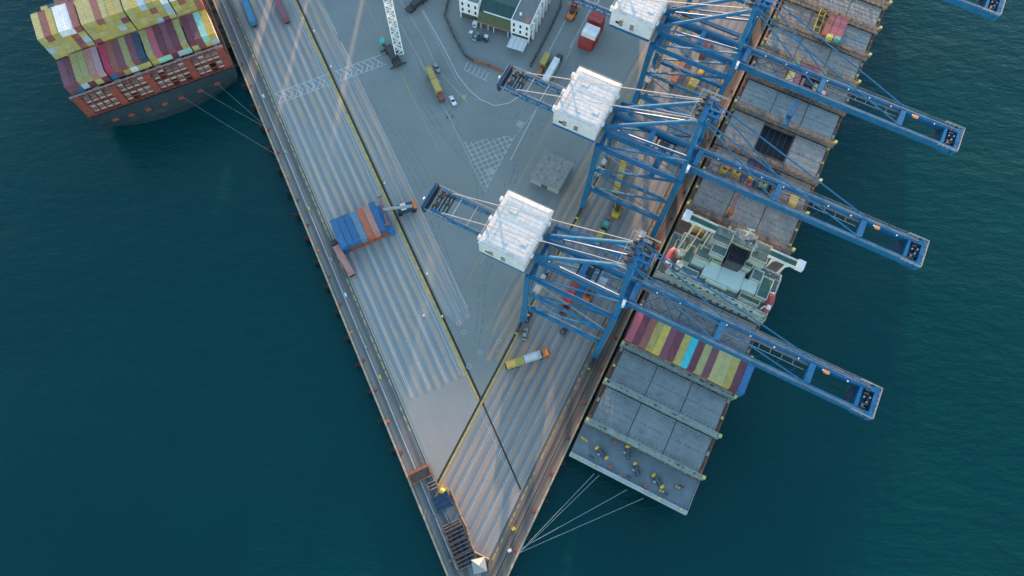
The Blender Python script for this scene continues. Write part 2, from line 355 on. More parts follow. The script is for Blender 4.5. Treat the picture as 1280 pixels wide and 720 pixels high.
# west quay: crane rails, yellow trench line, lane lines
for v, m, w, nm in ((7.3, 'rail_steel', 0.35, 'crane_rail'), (7.75, 'road_faded', 0.18, 'painted_line'), (3.6, 'road_faded', 0.35, 'painted_line'), (31.55, 'road_yellow', 0.85, 'painted_line'), (32.4, 'trench', 0.85, 'cable_trench'), (30.6, 'road_faded', 0.14, 'painted_line')):
    t1 = tuL-22 if v < 10 else tuL-44
    if v > 31: t1 = 61.8
    ribbon([PL(-470, v), PL(t1 if v > 30 else t1, v)], w, m, 0.028, nm)
for i, v in enumerate((9.6, 11.4, 12.0, 14.5, 17.7, 18.3, 20.8, 24.0, 24.6, 27.1, 29.4)):
    ribbon([PL(-470, v), PL(49.0, v)], 0.16, 'road_white' if i % 3 else 'road_faded')
for v in (35.3, 38.6, 41.6):
    ribbon([PL(-470, v), PL(28, v)], 0.16, 'road_faded' if v < 40 else 'road_white')
dash = None
for i in range(62):
    u = -130 + i*3.4
    if u > 62: break
    if random.random() < 0.12: continue
    o = ribbon([PL(u, 6.75), PL(u+random.choice((1.7, 2.3, 2.6)), 6.75)], 0.42, 'road_yellow', 0.03, 'painted_dash')
# east quay
for v, m, w, nm in ((-5.1, 'rail_steel', 0.35, 'crane_rail'), (-7.9, 'road_faded', 0.16, 'painted_line'), (-32.6, 'road_yellow', 0.7, 'painted_line'), (-33.3, 'trench', 0.75, 'cable_trench'), (-3.4, 'trench', 0.3, 'cable_trench')):
    t0 = tuR+14 if v > -10 else -36.5
    ribbon([PR(v, t0), PR(v, 470)], w, m, 0.032, nm)
for i, v in enumerate((-10.4, -13.5, -14.1, -16.6, -19.7, -20.3, -22.8, -25.9, -26.5, -29.0)):
    ribbon([PR(v, tuR+18-(v+9)*0.62), PR(v, 470)], 0.15, 'road_white' if i % 3 == 1 else 'road_faded', 0.03)
for v in (-35.6, -36.3, -38.9, -39.6):
    ribbon([PR(v, 8-(v+35)*3.2), PR(v, 470)], 0.16, 'road_yellow', 0.03)
for i in range(90):
    u = -48 + i*2.9
    if random.random() < 0.15: continue
    ribbon([PR(-6.6, u), PR(-6.6, u+random.choice((1.4, 2.0, 2.3)))], 0.34, 'road_yellow', 0.034, 'painted_dash')
# the west trench crosses the east lanes down to the tip
ribbon([PL(61.8, 32.4), px(651, 612, 0)], 0.55, 'trench', 0.036, 'cable_trench')
# chevron strip across the west quay
def chevrons():
    for v0, v1 in ((8.6, 31.0), (34.2, 54.5)):
        for u in (-87.6, -82.4): ribbon([PL(u, v0), PL(u, v1)], 0.22, 'road_white', 0.034)
        n = int((v1-v0)/2.3)
        for i in range(n):
            a = v0 + i*2.3
            ribbon([PL(-87.3, a+0.4), PL(-85.0, a+1.9), PL(-82.7, a+0.4)], 0.28, 'road_white', 0.036)
            if i % 2: ribbon([PL(-85.0, a+1.9), PL(-82.9, a+2.9)], 0.24, 'road_white', 0.038)
chevrons()
# yard lines
pxr([(455, 0), (498, 85), (549, 190)], 0.22, 'road_yellow'); pxr([(430, 0), (470, 62), (500, 120)], 0.0001+0.05, 'road_faded')
pxr([(500, 30), (530, 85), (560, 143), (606, 240)], 0.2, 'road_faded')
pxr([(606, 240), (640, 175), (682, 122), (720, 50), (742, 10)], 0.2, 'road_faded')
pxr([(528, 12), (556, 62), (572, 94), (586, 112), (600, 124), (618, 132), (636, 129), (650, 120)], 0.28, 'road_white')
pxr([(500, 0), (528, 45), (548, 88), (584, 128)], 0.2, 'road_faded'); pxr([(524, 8), (548, 55), (575, 108)], 0.16, 'road_faded')
pxr([(712, 60), (752, -14)], 0.24, 'road_white'); pxr([(686, 65), (716, 8)], 0.24, 'road_white')
pxr([(638, 200), (670, 138)], 0.22, 'road_white'); pxr([(585, 350), (640, 245), (700, 130)], 0.2, 'road_yellow')
pxr([(600, 330), (640, 260)], 0.15, 'road_faded'); pxr([(605, 418), (650, 330), (700, 232)], 0.2, 'road_yellow')
pxr([(398, 0), (437, 72)], 0.15, 'road_white')
for k in range(6):       # parking bays by the perimeter wall
    x, y = 585+k*5.2, 77+k*2.6; pxr([(x, y), (x-5, y+10)], 0.18, 'road_white')
pxr([(580, 87), (608, 101)], 0.18, 'road_white')
def tri_grid():
    A, B, C = px(578, 178, 0), px(606, 240, 0), px(646, 168, 0)
    def inside(p):
        def sg(a, b): return (p.x-b.x)*(a.y-b.y) - (a.x-b.x)*(p.y-b.y)
        d = [sg(A, B), sg(B, C), sg(C, A)]; return not (min(d) < 0 and max(d) > 0)
    for d0, d1 in ((UL, VL), (VL, UL)):
        for k in range(-30, 31):
            run = []
            for t in range(-160, 161):
                p = B + d1*(k*2.1) + d0*(t*0.25)
                if inside(p): run.append(p)
            if len(run) > 5: ribbon([run[0], run[-1]], 0.3, 'road_faded', 0.03 if d0 is UL else 0.034)
tri_grid()
for (x, y, s) in ((650, 155, 2.6), (546, 103, 2.4), (614, 214, 2.4), (580, 121, 1.6)):     # repair patches
    p = px(x, y, 0); o = MB().cbox((0,0,0), (s, s*1.1, 0.012)).build('paving_patch', 'patch_light' if x != 580 else 'road_yellow', QUAY)
    o.location = (p.x, p.y, 0.02); o.rotation_euler = (0,0,RZ_R)
for (x, y) in ((580, 415), (586, 458), (624, 427), (600, 440), (573, 404)):     # small painted ring marks
    p = px(x, y, 0); pts = [(p.x+0.8*math.cos(t*0.5236), p.y+0.8*math.sin(t*0.5236)) for t in range(13)]
    ribbon(pts, 0.2, 'road_faded', 0.03, 'painted_ring')

# ---------------------------------------------------------------- containers
def container_mesh(L, W=2.44, Hh=2.6):
    b = MB(); h = L/2; w = W/2
    n = int(L/0.56); pr = []
    for i in range(n+1):                       # corrugated long sides
        x = -h+0.12 + (L-0.24)*i/n; d = 0.05 if i % 2 else 0.0; pr.append((x, w-0.01-d))
    for sgn in (1, -1):
        for i in range(n):
            x0, y0 = pr[i]; x1, y1 = pr[i+1]
            b.poly([(x0, sgn*y0, 0.12), (x1, sgn*y1, 0.12), (x1, sgn*y1, Hh-0.1), (x0, sgn*y0, Hh-0.1)][::sgn])
    b.box(-h+0.02, h-0.02, -w+0.07, w-0.07, 0.02, Hh-0.07)      # core with the roof sheet
    for i in range(int(L/1.2)):                 # roof ribs
        x = -h+0.6 + i*1.2; b.box(x, x+0.5, -w+0.16, w-0.16, Hh-0.07, Hh-0.035)
    for sg in (1, -1):
        b.box(-h+0.08, h-0.08, sg*w-0.07*(sg > 0), sg*w+0.07*(sg < 0), Hh-0.12, Hh-0.01)   # top rails
        b.box(-h+0.08, h-0.08, sg*w-0.07*(sg > 0), sg*w+0.07*(sg < 0), 0.0, 0.13)
        for sx in (1, -1): b.box(sx*h-0.09, sx*h+0.09-0.18*(sx > 0)+0.09*0, sg*w-0.09, sg*w, 0.14, Hh-0.12) if False else None
    for sx in (1, -1):
        for sy in (1, -1):
            for z in (0.0, Hh-0.12):
                b.cbox((sx*(h-0.09), sy*(w-0.085), z+0.06), (0.18, 0.18, 0.125))
            b.cbox((sx*(h-0.07), sy*(w-0.07), Hh/2), (0.14, 0.13, Hh-0.26))
        b.box(sx*h-0.11*(sx > 0), sx*h+0.11*(sx < 0), -w+0.16, w-0.16, Hh-0.14, Hh-0.015)
    for sy in (-0.75, -0.3, 0.3, 0.75): b.box(h-0.03, h+0.02, sy*w-0.03, sy*w+0.03, 0.14, Hh-0.16)   # lock rods
    b.box(h-0.02, h+0.005, -0.02, 0.02, 0.13, Hh-0.14)
    return b.mesh('container')
CM40 = container_mesh(12.19); CM20 = container_mesh(6.06); CM40H = container_mesh(12.19, 2.44, 2.9)
for me in (CM40, CM20, CM40H): me.materials.append(M('box_maroon'))
def container(loc, rz, color, label, group=None, kind=40, name='shipping_container'):
    o = D.objects.new(name, {40: CM40, 20: CM20, 45: CM40H}[kind]); COL.objects.link(o)
    o.location = loc; o.rotation_euler = (0,0,rz)
    s = o.material_slots[0]; s.link = 'OBJECT'; s.material = M('box_'+color)
    return tag(o, label, 'container', group)
def reefer_mesh():
    b = MB(); b.box(-6.09, 6.05, -1.2, 1.2, 0, 2.55)
    return b.mesh('reefer')
COLNAME = {'maroon': 'dark maroon', 'wine': 'purple-red', 'brown': 'brick brown', 'mustard': 'mustard', 'olive': 'pale olive', 'yellow': 'bright yellow', 'white': 'white', 'pink': 'pale pink', 'rose': 'rose red',
           'crimson': 'crimson', 'blue': 'deep blue', 'navy': 'slate navy', 'skyblue': 'sky blue', 'steelblue': 'steel blue', 'paleblue': 'pale blue', 'cyan': 'cyan', 'mint': 'mint green', 'orange': 'orange', 'salmon': 'salmon pink', 'red': 'red', 'rust': 'rust red'}


for pts, w in (([(560, 150), (585, 120), (640, 150), (668, 108)], 0.5), ([(540, 150), (575, 190), (600, 230), (590, 300)], 0.45), ([(520, 60), (545, 120), (590, 175), (650, 190)], 0.5), ([(500, 190), (530, 240), (560, 330), (590, 400)], 0.4),
               ([(625, 300), (605, 350), (600, 400), (592, 450)], 0.5), ([(710, 70), (690, 120), (660, 170), (630, 240)], 0.45), ([(470, 130), (520, 200), (560, 280)], 0.5), ([(640, 230), (655, 190), (700, 120), (735, 60)], 0.5), ([(480, 20), (510, 80), (530, 130), (550, 160)], 0.4)):
    P = [px(x, y, 0) for x, y in pts]; sm = []
    for i in range(len(P)-1):
        p_ = P[max(0, i-1)]; a = P[i]; b = P[i+1]; n_ = P[min(len(P)-1, i+2)]
        for k in range(6):
            t = k/6; sm.append(0.5*((2*a) + (b-p_)*t + (2*p_-5*a+4*b-n_)*t*t + (3*a-p_-3*b+n_)*t**3))
    for off in (-1.0, 1.0):
        ribbon([q + Vector((off, off*0.4, 0)) for q in sm], w, 'tyre_mark', 0.014 + 0.001*off, 'tyre_mark')
# ================================================================ SHIPS
def rail_run(b, pts, h=1.1, post=2.4, w=0.09):
    """guard rail along a 3-D polyline: two rails and posts"""
    for a, c in zip(pts[:-1], pts[1:]):
        a = Vector(a); c = Vector(c); n = max(1, int((c-a).length/post))
        for k in (h, h*0.55): b.beam(a+Vector((0,0,k)), c+Vector((0,0,k)), w)
        for i in range(n+1):
            p = a.lerp(c, i/n); b.beam(p, p+Vector((0,0,h)), w)
    return b

# ---------------- the ship being worked at the east quay (local X = v from the quay, local Y = u along it)
ship = thing('container_ship', 'part-unloaded container ship with green bridge deck moored under the blue cranes', 'ship', OR + Vector((0,0,WZ)), RZ_R)
DZ = 8.0 - WZ            # deck height in ship space (origin on the water)
V0, V1 = 0.9, 41.0; US = -9.0; UF = 262.0
def hull_ring(z, ins, st):
    a = V0+ins; b = V1-ins; r = 1.2+st
    return [(a+st*0.8, US+st, z), (b-st*0.8, US+st, z), (b, US+st+r+3, z), (b, UF-40, z), ((a+b)/2+4, UF+18, z), ((a+b)/2-4, UF+18, z), (a, UF-40, z), (a, US+st+r+3, z)]
MB().loft([hull_ring(-3, 1.0, 9), hull_ring(1.0, 0.5, 6.5), hull_ring(5.0, 0.1, 2.6), hull_ring(DZ, 0, 0)]).build('hull', 'hull_dark', ship)
# decks
MB().box(V0+0.3, V1-0.3, US+1.2, 2.2, DZ, DZ+0.05).build('mooring_deck', 'deck_blue', ship)
MB().box(V0+0.3, V1-0.3, 2.25, 225, DZ, DZ+0.04).build('main_deck', 'deck_red', ship)
bw = MB(); bw.box(V0, V1, US, US+1.1, DZ+0.02, DZ+0.75); bw.box(V0+0.05, V1-0.05, US-0.06, US+0.12, DZ-1.6, DZ+0.9)
bw.build('stern_bulwark', 'bulwark_grey', ship)
for x in (V0+2.0, V1-2.2, V1-9.5, V0+8.2):
    MB().cbox((x, US+0.55, DZ+0.95), (0.7, 0.6, 0.5)).build('fairlead', 'lime_yellow', ship)
rl = MB(); rail_run(rl, [(V0+0.15, US+1.2, DZ), (V0+0.15, 2, DZ)]); rail_run(rl, [(V1-0.15, US+1.2, DZ), (V1-0.15, 2, DZ)]); rl.build('guard_rail', 'machine_grey', ship)
def winch(v, u, ang, n):
    for k in range(1):
        b = MB(); ca, sa = math.cos(ang), math.sin(ang)
        def pt(x, y, z): return (v+x*ca-y*sa, u+x*sa+y*ca, DZ+0.05+z)
        b.beam(pt(-1.9,0,0.12), pt(1.9,0,0.12), 1.5, 0.24); b.tube(pt(-1.2,0,0.95), pt(1.2,0,0.95), 0.42, 10)
        for x in (-1.25, -0.35, 0.35, 1.25): b.tube(pt(x-0.05,0,0.95), pt(x+0.05,0,0.95), 0.85, 12)
        b.beam(pt(0.1,0.95,0.6), pt(0.9,0.95,0.6), 0.7, 0.9)
        w = b.build('mooring_winch', 'winch_blue', ship)
        for x in ([-2.1, 2.1][:n]):
            e = MB(); e.tube(pt(x-0.45,0,0.9), pt(x+0.45,0,0.9), 0.62, 12); e.tube(pt(x-0.1,0,0.9), pt(x+0.1,0,0.9), 0.85, 12); e.build('warping_drum', 'safety_yellow', w)
        MB().cbox(pt(-0.3,-1.0,0.5), (0.9, 0.6, 0.9)).build('gear_box', 'machine_grey', w)
for (x, y, a, n) in ((752, 566, -0.35, 2), (785, 567, -1.1, 1), (796, 588, -0.9, 1), (822, 601, -0.5, 2)):
    v, u = toR(x, y, 8.5); winch(v, u, a, n)
for (x, y) in ((740, 571), (786, 596), (827, 614), (847, 609), (852, 608), (729, 548), (731, 550), (832, 617)):
    v, u = toR(x, y, 8.5); b = MB()
    for d in (-0.45, 0.45): b.tube((v+d, u, DZ+0.05), (v+d, u, DZ+0.8), 0.24, 10); b.tube((v+d, u, DZ+0.8), (v+d, u, DZ+0.95), 0.34, 10)
    b.build('mooring_bitts', 'safety_yellow' if x % 2 else 'machine_dark', ship)
for (x, y) in ((763, 584), (807, 607), (775, 595), (768, 553)):
    v, u = toR(x, y, 8.5); MB().tube((v, u, DZ+0.05), (v, u, DZ+0.55), 0.55, 12, 0.5).tube((v, u, DZ+0.55), (v, u, DZ+0.7), 0.7, 12).build('pedestal_roller', 'rust_frame', ship)

def lashing_bridge(u, h, m, m2='lash_rust', wid=1.3, rows=17):
    b = MB(); vs = [V0+0.4 + i*(V1-V0-0.8)/rows for i in range(rows+1)]
    for v in vs:
        for uu in (u-wid/2+0.1, u+wid/2-0.1): b.beam((v, uu, DZ), (v, uu, DZ+h), 0.22)
    for z in (h*0.5, h):
        b.box(V0-0.2, V1+0.2, u-wid/2, u+wid/2, DZ+z-0.12, DZ+z)
    for v0, v1 in zip(vs[::2], vs[2::2]):
        b.beam((v0, u-wid/2+0.05, DZ), (v1, u-wid/2+0.05, DZ+h*0.5), 0.14); b.beam((v1, u+wid/2-0.05, DZ), (v0, u+wid/2-0.05, DZ+h*0.5), 0.14)
    o = b.build('lashing_bridge', m, ship)
    r = MB(); rail_run(r, [(V0-0.2, u-wid/2+0.06, DZ+h), (V1+0.2, u-wid/2+0.06, DZ+h)], 1.0, 2.3); rail_run(r, [(V0-0.2, u+wid/2-0.06, DZ+h), (V1+0.2, u+wid/2-0.06, DZ+h)], 1.0, 2.3)
    r.build('guard_rail', m2, o)
    t = MB()
    for v in vs[:-1]:
        if random.random() < 0.55: t.cbox((v+random.uniform(0.3, 2.0), u+random.uniform(-0.35, 0.35), DZ+h+0.2), (random.uniform(0.25, 1.3), random.uniform(0.2, 0.5), random.uniform(0.2, 0.5)))
    tag(t.build('lashing_gear', 'machine_dark' if m == 'lash_green' else 'hatch_mark', o), kind='stuff')
    for v in (V1-0.1, V0+0.3): MB().cbox((v, u+0.1, DZ+h+0.7), (0.9, 1.0, 1.2)).build('lamp_housing', 'lime_yellow', o)
    return o
for u in (3.0, 17.3, 31.4): lashing_bridge(u, 3.6, 'lash_green', 'lash_green')
for u in (45.6,): lashing_bridge(u, 4.5, 'lash_green', 'lash_rust')
for u in (89.3, 105.3, 120.2, 138.4, 154.3, 168.9, 183.4, 198.2, 212.8): lashing_bridge(u, 4.0, 'lash_rust', 'lash_rust', 1.6)

# side passages clutter: vents and pipes along the deck edges
for side, v in (('q', V0+0.9), ('s', V1-0.9)):
    for k in range(34):
        u = 5 + k*6.3
        if 58 < u < 78: continue
        b = MB()
        if k % 3 == 0: b.tube((v, u, DZ), (v, u, DZ+1.2), 0.3, 8); b.tube((v, u, DZ+1.2), (v, u, DZ+1.45), 0.5, 8)
        elif k % 3 == 1: b.cbox((v, u, DZ+0.5), (0.8, 1.3, 0.95))
        else: b.cbox((v, u, DZ+0.35), (1.0, 0.7, 0.7)); b.tube((v, u+0.6, DZ), (v, u+0.6, DZ+0.9), 0.16, 6)
        b.build('deck_vent', ('lash_green', 'rust_frame', 'machine_grey', 'lime_yellow')[(k*7+len(side)+k//3) % 4], ship)
pp = MB()
for v in (V0+0.45, V1-0.45): pp.tube((v, 5, DZ+0.35), (v, 222, DZ+0.35), 0.16, 6)
pp.build('deck_pipe', 'rust_frame', ship)

# hatch covers: lift-away steel pontoons, things of their own
HZ = 8.0 + 1.7
def hatch_mesh(w, l, seed):
    rnd = random.Random(seed); b = MB()
    b.box(-w/2, w/2, -l/2, l/2, -0.95, -0.05)
    b.box(-w/2+0.25, w/2-0.25, -l/2+0.25, l/2-0.25, -0.05, 0.0)
    n = max(2, int(w/2.5))
    for i in range(n):
        for j in (0.08, 0.5, 0.92):
            for s in (-1, 1):
                b.cbox((-w/2 + (i+0.5)*w/n + s*0.85, -l/2 + j*l, 0.04), (0.4, 0.45, 0.13))
    for i in range(1, 6): b.box(-w/2+0.4, w/2-0.4, -l/2+i*l/6-0.06, -l/2+i*l/6+0.06, 0.0, 0.05)
    for i in range(8): x = rnd.uniform(-w/2+1, w/2-1); y = rnd.uniform(-l/2+1, l/2-1); b.cbox((x, y, 0.1), (rnd.uniform(0.3, 0.9), rnd.uniform(0.3, 0.7), 0.22))
    me = b.mesh('hatch_cover'); me.materials.append(M('hatch_blue')); me.materials.append(M('hatch_mark'))
    for p in me.polygons:
        if 12 <= p.index < 12 + n*3*2*6: p.material_index = 1
    return me
HM = {}
def hatch(v0, v1, u0, u1, m, label, group):
    key = (round(v1-v0, 1), round(u1-u0, 1))
    if key not in HM: HM[key] = hatch_mesh(*key, 3)
    o = D.objects.new('hatch_cover', HM[key]); COL.objects.link(o)
    o.location = PR((v0+v1)/2, (u0+u1)/2, HZ); o.rotation_euler = (0,0,RZ_R)
    o.material_slots[0].link = 'OBJECT'; o.material_slots[0].material = M(m)
    return tag(o, label, 'hatch cover', group)
THIRDS = ((2.6, 14.7), (14.95, 27.0), (27.25, 39.3))
def bay(u0, u1, m, where, skip=()):
    for i, (a, b) in enumerate(THIRDS):
        if i in skip: continue
        mm = m[i] if isinstance(m, tuple) else m
        c = {'hatch_blue': 'blue-grey', 'hatch_grey': 'weathered grey', 'hatch_brown': 'rust-stained brown'}[mm]
        hatch(a, b, u0, u1, mm, f'{c} {("quayside", "middle", "seaward")[i]} hatch cover {where}', f'hatch covers {where}')
    c = MB(); c.box(2.2, 39.7, u0-0.3, u0+0.1, DZ, DZ+1.2); c.box(2.2, 39.7, u1-0.1, u1+0.3, DZ, DZ+1.2)
    for v in (2.2, 14.6, 26.9, 39.3): c.box(v, v+0.4, u0+0.1, u1-0.1, DZ, DZ+0.68)
    c.build('hatch_coaming', 'lash_rust', ship)
bay(4.3, 16.2, 'hatch_blue', 'in the bay next to the stern mooring deck')
bay(18.4, 30.3, 'hatch_blue', 'in the bay just aft of the coloured container row')
bay(32.5, 44.5, 'hatch_grey', 'underneath the coloured container row')
bay(47.0, 58.6, 'hatch_grey', 'between the coloured container row and the green bridge')
bay(91.0, 104.0, ('hatch_grey', 'hatch_grey', 'hatch_grey'), 'in the first bay forward of the green bridge')
bay(107.0, 119.0, 'hatch_brown', 'beside the orange lashing cages', skip=(1,))
bay(122.0, 137.2, 'hatch_grey', 'either side of the open hold', skip=(1,))
bay(140.0, 153.0, ('hatch_blue', 'hatch_blue', 'hatch_blue'), 'in the bay just forward of the open hold')
bay(156.0, 168.0, 'hatch_brown', 'under the mixed red and yellow containers')
bay(170.2, 182.4, 'hatch_grey', 'in the bay forward of the mixed red and yellow containers')
bay(185.0, 197.0, ('hatch_brown', 'hatch_brown', 'hatch_blue'), 'beside the pair of rose containers')
bay(199.5, 211.5, ('hatch_brown', 'hatch_grey', 'hatch_grey'), 'in the bay beyond the pair of rose containers')
bay(214.0, 226.0, 'hatch_grey', 'in the farthest bay in view')
# the open hold: black plate painted for its shade, with cell guides and container tops deep inside
def hold(u0, u1, v0, v1, mark):
    b = MB(); b.box(v0+0.1, v1-0.1, u0+0.1, u1-0.1, DZ+0.05, DZ+0.12); b.build('hold_shade', 'black', ship)
    w = MB()
    for v in [v0+0.4+i*(v1-v0-0.8)/5 for i in range(6)]:
        w.box(v-0.16, v+0.16, u0+0.2, u1-0.2, DZ+0.13, DZ+0.55)
    w.build('cell_guide', 'machine_grey' if mark else 'crane_dark', ship)
    e = MB(); e.box(v0, v1, u0-0.1, u0+0.25, DZ+0.1, DZ+1.6); e.box(v0, v1, u1-0.25, u1+0.1, DZ+0.1, DZ+1.6); e.build('hold_coaming', 'lash_rust', ship)
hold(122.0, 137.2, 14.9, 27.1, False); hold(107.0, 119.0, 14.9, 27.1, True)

# the row of coloured containers standing on deck
row = ['rose', 'maroon', 'brown', 'mustard', 'yellow', 'wine', 'maroon', 'mustard', 'cyan', 'maroon', 'olive', 'wine', 'olive', 'olive', 'mustard', 'maroon']
for i, c in enumerate(row):
    rb = f' between {COLNAME[row[i-1]]} and {COLNAME[row[i+1]]}' if 0 < i < len(row)-1 else ' at its end'
    v = 2.35 + i*2.435
    for t in range(2):
        cc = c if t == 1 else random.choice(['maroon', 'wine', 'olive', 'brown', 'navy'])
        container(PR(v, 38.5, HZ + 0.12 + t*2.62), A_R+math.pi, cc, (f'{COLNAME[cc]} top container in the ship\'s coloured row{rb}' if t else f'{COLNAME[cc]} container in the bottom tier of the ship\'s coloured row'), 'coloured container row on the ship deck')
for t in range(3):
    container(PR(2.35+16*2.435-0.05, 38.5, HZ+0.12+t*2.62-2.62*1), A_R+math.pi, 'blue', f'deep blue container at the seaward end of the coloured row, {"lower" if t == 1 else "upper"} one', 'coloured container row on the ship deck') if t > 0 else None
# loose containers and gear forward
def cont_px(x, y, z, ang, color, label, kind=40, group=None): return container(px(x, y, z+2.6) - Vector((0,0,2.6)), ang, color, label, group, kind)
for (v, u, c, k, l) in ((7.0, 85.2, 'yellow', 20, 'bright yellow container pair behind the bridge wing'), (9.5, 85.2, 'yellow', 20, 'bright yellow container pair behind the bridge wing'), (12.1, 85.2, 'red', 20, 'red container next to the yellow pair behind the bridge wing'),
                     (31.0, 84.0, 'red', 20, 'small red container behind the bridge on the seaward side')):
    container(PR(v, u, 8.1), A_R, c, l, 'containers behind the bridge' if c == 'yellow' else None, k)
for (v, u, c, l) in ((16.4, 163.4, 'olive', 'olive container among the mixed boxes on the forward bay'), (18.9, 161.9, 'wine', 'purple-red container in the forward mixed bay'), (21.5, 162.2, 'wine', 'purple-red container in the forward mixed bay'), (24.6, 163.6, 'rose', 'rose container in the forward mixed bay'), (27.2, 162.4, 'mustard', 'mustard container at the seaward side of the forward mixed bay')):
    container(PR(v, u, HZ+0.12), A_R, c, l, 'mixed containers on the forward bay')
for (v, u) in ((22.0, 191.0), (24.6, 191.0), (27.1, 191.0)):
    container(PR(v, u, HZ+0.12), A_R, 'rust' if v < 23 else 'rose', 'rust red container beside the rose pair' if v < 23 else 'rose container of the pair on the forward bay', None if v < 23 else 'pair of rose containers')
for (v, u, c) in ((24.0, 183.7, 'lime_yellow'), (27.0, 184.0, 'teal_paint')):
    o = MB().cbox((0,0,1.0), (2.2, 2.0, 2.0)).cbox((0,0,2.1), (1.8, 1.6, 0.2)).build('deck_locker', c); o.location = PR(v, u, 12.0); o.rotation_euler = (0,0,RZ_R)
    tag(o, 'yellow-green gear locker beside the rose containers' if c == 'lime_yellow' else 'teal gear locker beside the rose containers', 'locker')
# containers deep in the open hold bay and on the half-cleared bay
for i, c in enumerate(['navy', 'maroon', 'navy', 'navy']):
    container(PR(16.2+i*2.6, 113.0, 7.1), A_R, c, f'{COLNAME[c]} container sunk in the half-empty hold', 'containers sunk in the hold')
container(PR(35.0, 108.5, HZ+0.1), A_R, 'mustard', 'single mustard container on the cleared bay under the crane boom', None, 20)
# orange and yellow lashing cages
def cage(v, u, z, s, m, label, group=None):
    t = thing('lashing_cage', label, 'cage', PR(v, u, z), RZ_R + random.uniform(-0.3, 0.3), group)
    b = MB()
    for x in (-s/2, s/2):
        for y in (-s/2, s/2): b.beam((x, y, 0), (x, y, s*0.8), 0.18)
    for z_ in (0.1, s*0.8):
        for a, c in (((-s/2,-s/2),(s/2,-s/2)), ((s/2,-s/2),(s/2,s/2)), ((s/2,s/2),(-s/2,s/2)), ((-s/2,s/2),(-s/2,-s/2))): b.beam((*a, z_), (*c, z_), 0.18)
    b.build('frame', m, t)
    MB().box(-s/2+0.1, s/2-0.1, -s/2+0.1, s/2-0.1, 0.1, s*0.45).build('bin', m, t)
    k = MB(); k.beam((-s/2, 0, s*0.8), (s/2, 0, s*0.8), 0.25); k.tube((0,0,s*0.5), (0,0,s*0.95), 0.3, 8); k.build('lifting_bar', 'machine_dark', t)
for (x, y, s, m) in ((905, 212, 2.4, 'safety_yellow'), (921, 216, 2.6, 'safety_yellow'), (940, 222, 2.2, 'safety_yellow'), (935, 229, 2.0, 'orange_paint'), (912, 208, 1.8, 'orange_paint'), (954, 230, 2.4, 'lime_yellow')):
    v, u = toR(x, y, 10.5); cage(v, u, HZ if not 14.9 < v < 27 else 9.7, s, m, {'safety_yellow': 'yellow lashing cage on the bay behind the open hold', 'orange_paint': 'orange lashing cage on the bay behind the open hold', 'lime_yellow': 'pale yellow-green lashing cage on the bay behind the open hold'}[m], 'lashing cages behind the open hold')
for (x, y, s) in ((990, 92, 2.4), (1003, 99, 2.6), (985, 102, 2.0), (1011, 97, 1.8)):
    v, u = toR(x, y, 10.5); cage(v, u, HZ+0.05, s, 'safety_yellow', 'yellow lashing cage next to the mixed forward containers', 'lashing cages by the mixed containers')
def aframe(px0, px1, label, m, h):
    v, u = toR(*px0, 11); v1, u1 = toR(*px1, 11); t = thing('container_spreader', label, 'spreader', PR(v, u, HZ+0.15), RZ_R)
    d = Vector((v1-v, u1-u, 0)); n = Vector((-d.y, d.x, 0)).normalized()*1.1
    b = MB()
    for s in (-1, 1): b.beam(n*s+Vector((0,0,0.6)), d+n*s+Vector((0,0,0.6)), 0.4, 0.5)
    b.build('side_beam', m, t); c = MB()
    for k in range(5): c.beam(d*(k/4)-n+Vector((0,0,0.75)), d*(k/4)+n+Vector((0,0,0.75)), 0.35, 0.4)
    c.build('cross_beam', m, t); MB().cbox(d*0.5+Vector((0,0,1.1)), (1.6, 1.6, 0.9)).build('head_block', 'machine_dark', t)
aframe((1020, 40), (1030, 12), 'yellow container spreader lying beside the rose containers', 'safety_yellow', 2)
# rusty crane jib stowed behind the bridge
t = thing('stores_crane', 'rust-red stores crane standing behind the green bridge', 'crane', PR(*toR(908, 272, 9), 8.05), RZ_R)
MB().tube((0,0,0), (0,0,7), 0.7, 10).build('post', 'rust_frame', t); j = MB()
for s in (-0.5, 0.5): j.beam((s,0,7), (s*0.5-0.6,9,9.5), 0.28)
for k in range(6): j.beam((-0.5+0.1*k*0.5, k*1.6, 7+k*0.44), (0.5-0.3*k*0.5, (k+1)*1.6, 7.44+k*0.44), 0.16)
j.build('jib', 'rust_frame', t); MB().cbox((0,-0.8,6.6), (1.8, 1.6, 1.5)).build('cab', 'rust_frame', t)

# ---------------- superstructure of that ship
hs = D.objects.new('bridge_house', None); COL.objects.link(hs); hs.parent = ship; hs.location = (0,0,-WZ)   # local z = world z
def deckbox(v0, v1, u0, u1, z0, z1, roof, rail=True, wall='house_wall', name='deck_house'):
    o = MB().box(v0, v1, u0, u1, z0, z1-0.05).build(name, wall, hs)
    MB().box(v0+0.12, v1-0.12, u0+0.12, u1-0.12, z1-0.05, z1).build('roof_deck', roof, o)
    if rail:
        r = MB(); rail_run(r, [(v0+0.1,u0+0.1,z1-0.05), (v1-0.1,u0+0.1,z1-0.05), (v1-0.1,u1-0.1,z1-0.05), (v0+0.1,u1-0.1,z1-0.05), (v0+0.1,u0+0.1,z1-0.05)], 1.1, 1.8, 0.12)
        r.build('guard_rail', 'rail_cream' if (v0*7+u0) % 2 < 1.2 else 'ship_white', o)
    return o
b0 = deckbox(1.0, 40.6, 59.6, 76.5, 8.0, 12.5, 'deck_green2')
deckbox(4.2, 39.6, 60.4, 76.0, 12.5, 16.0, 'deck_green2')
def Z5(x, y, z): return toR(800+x/4.5, 240+y/4.5, z)
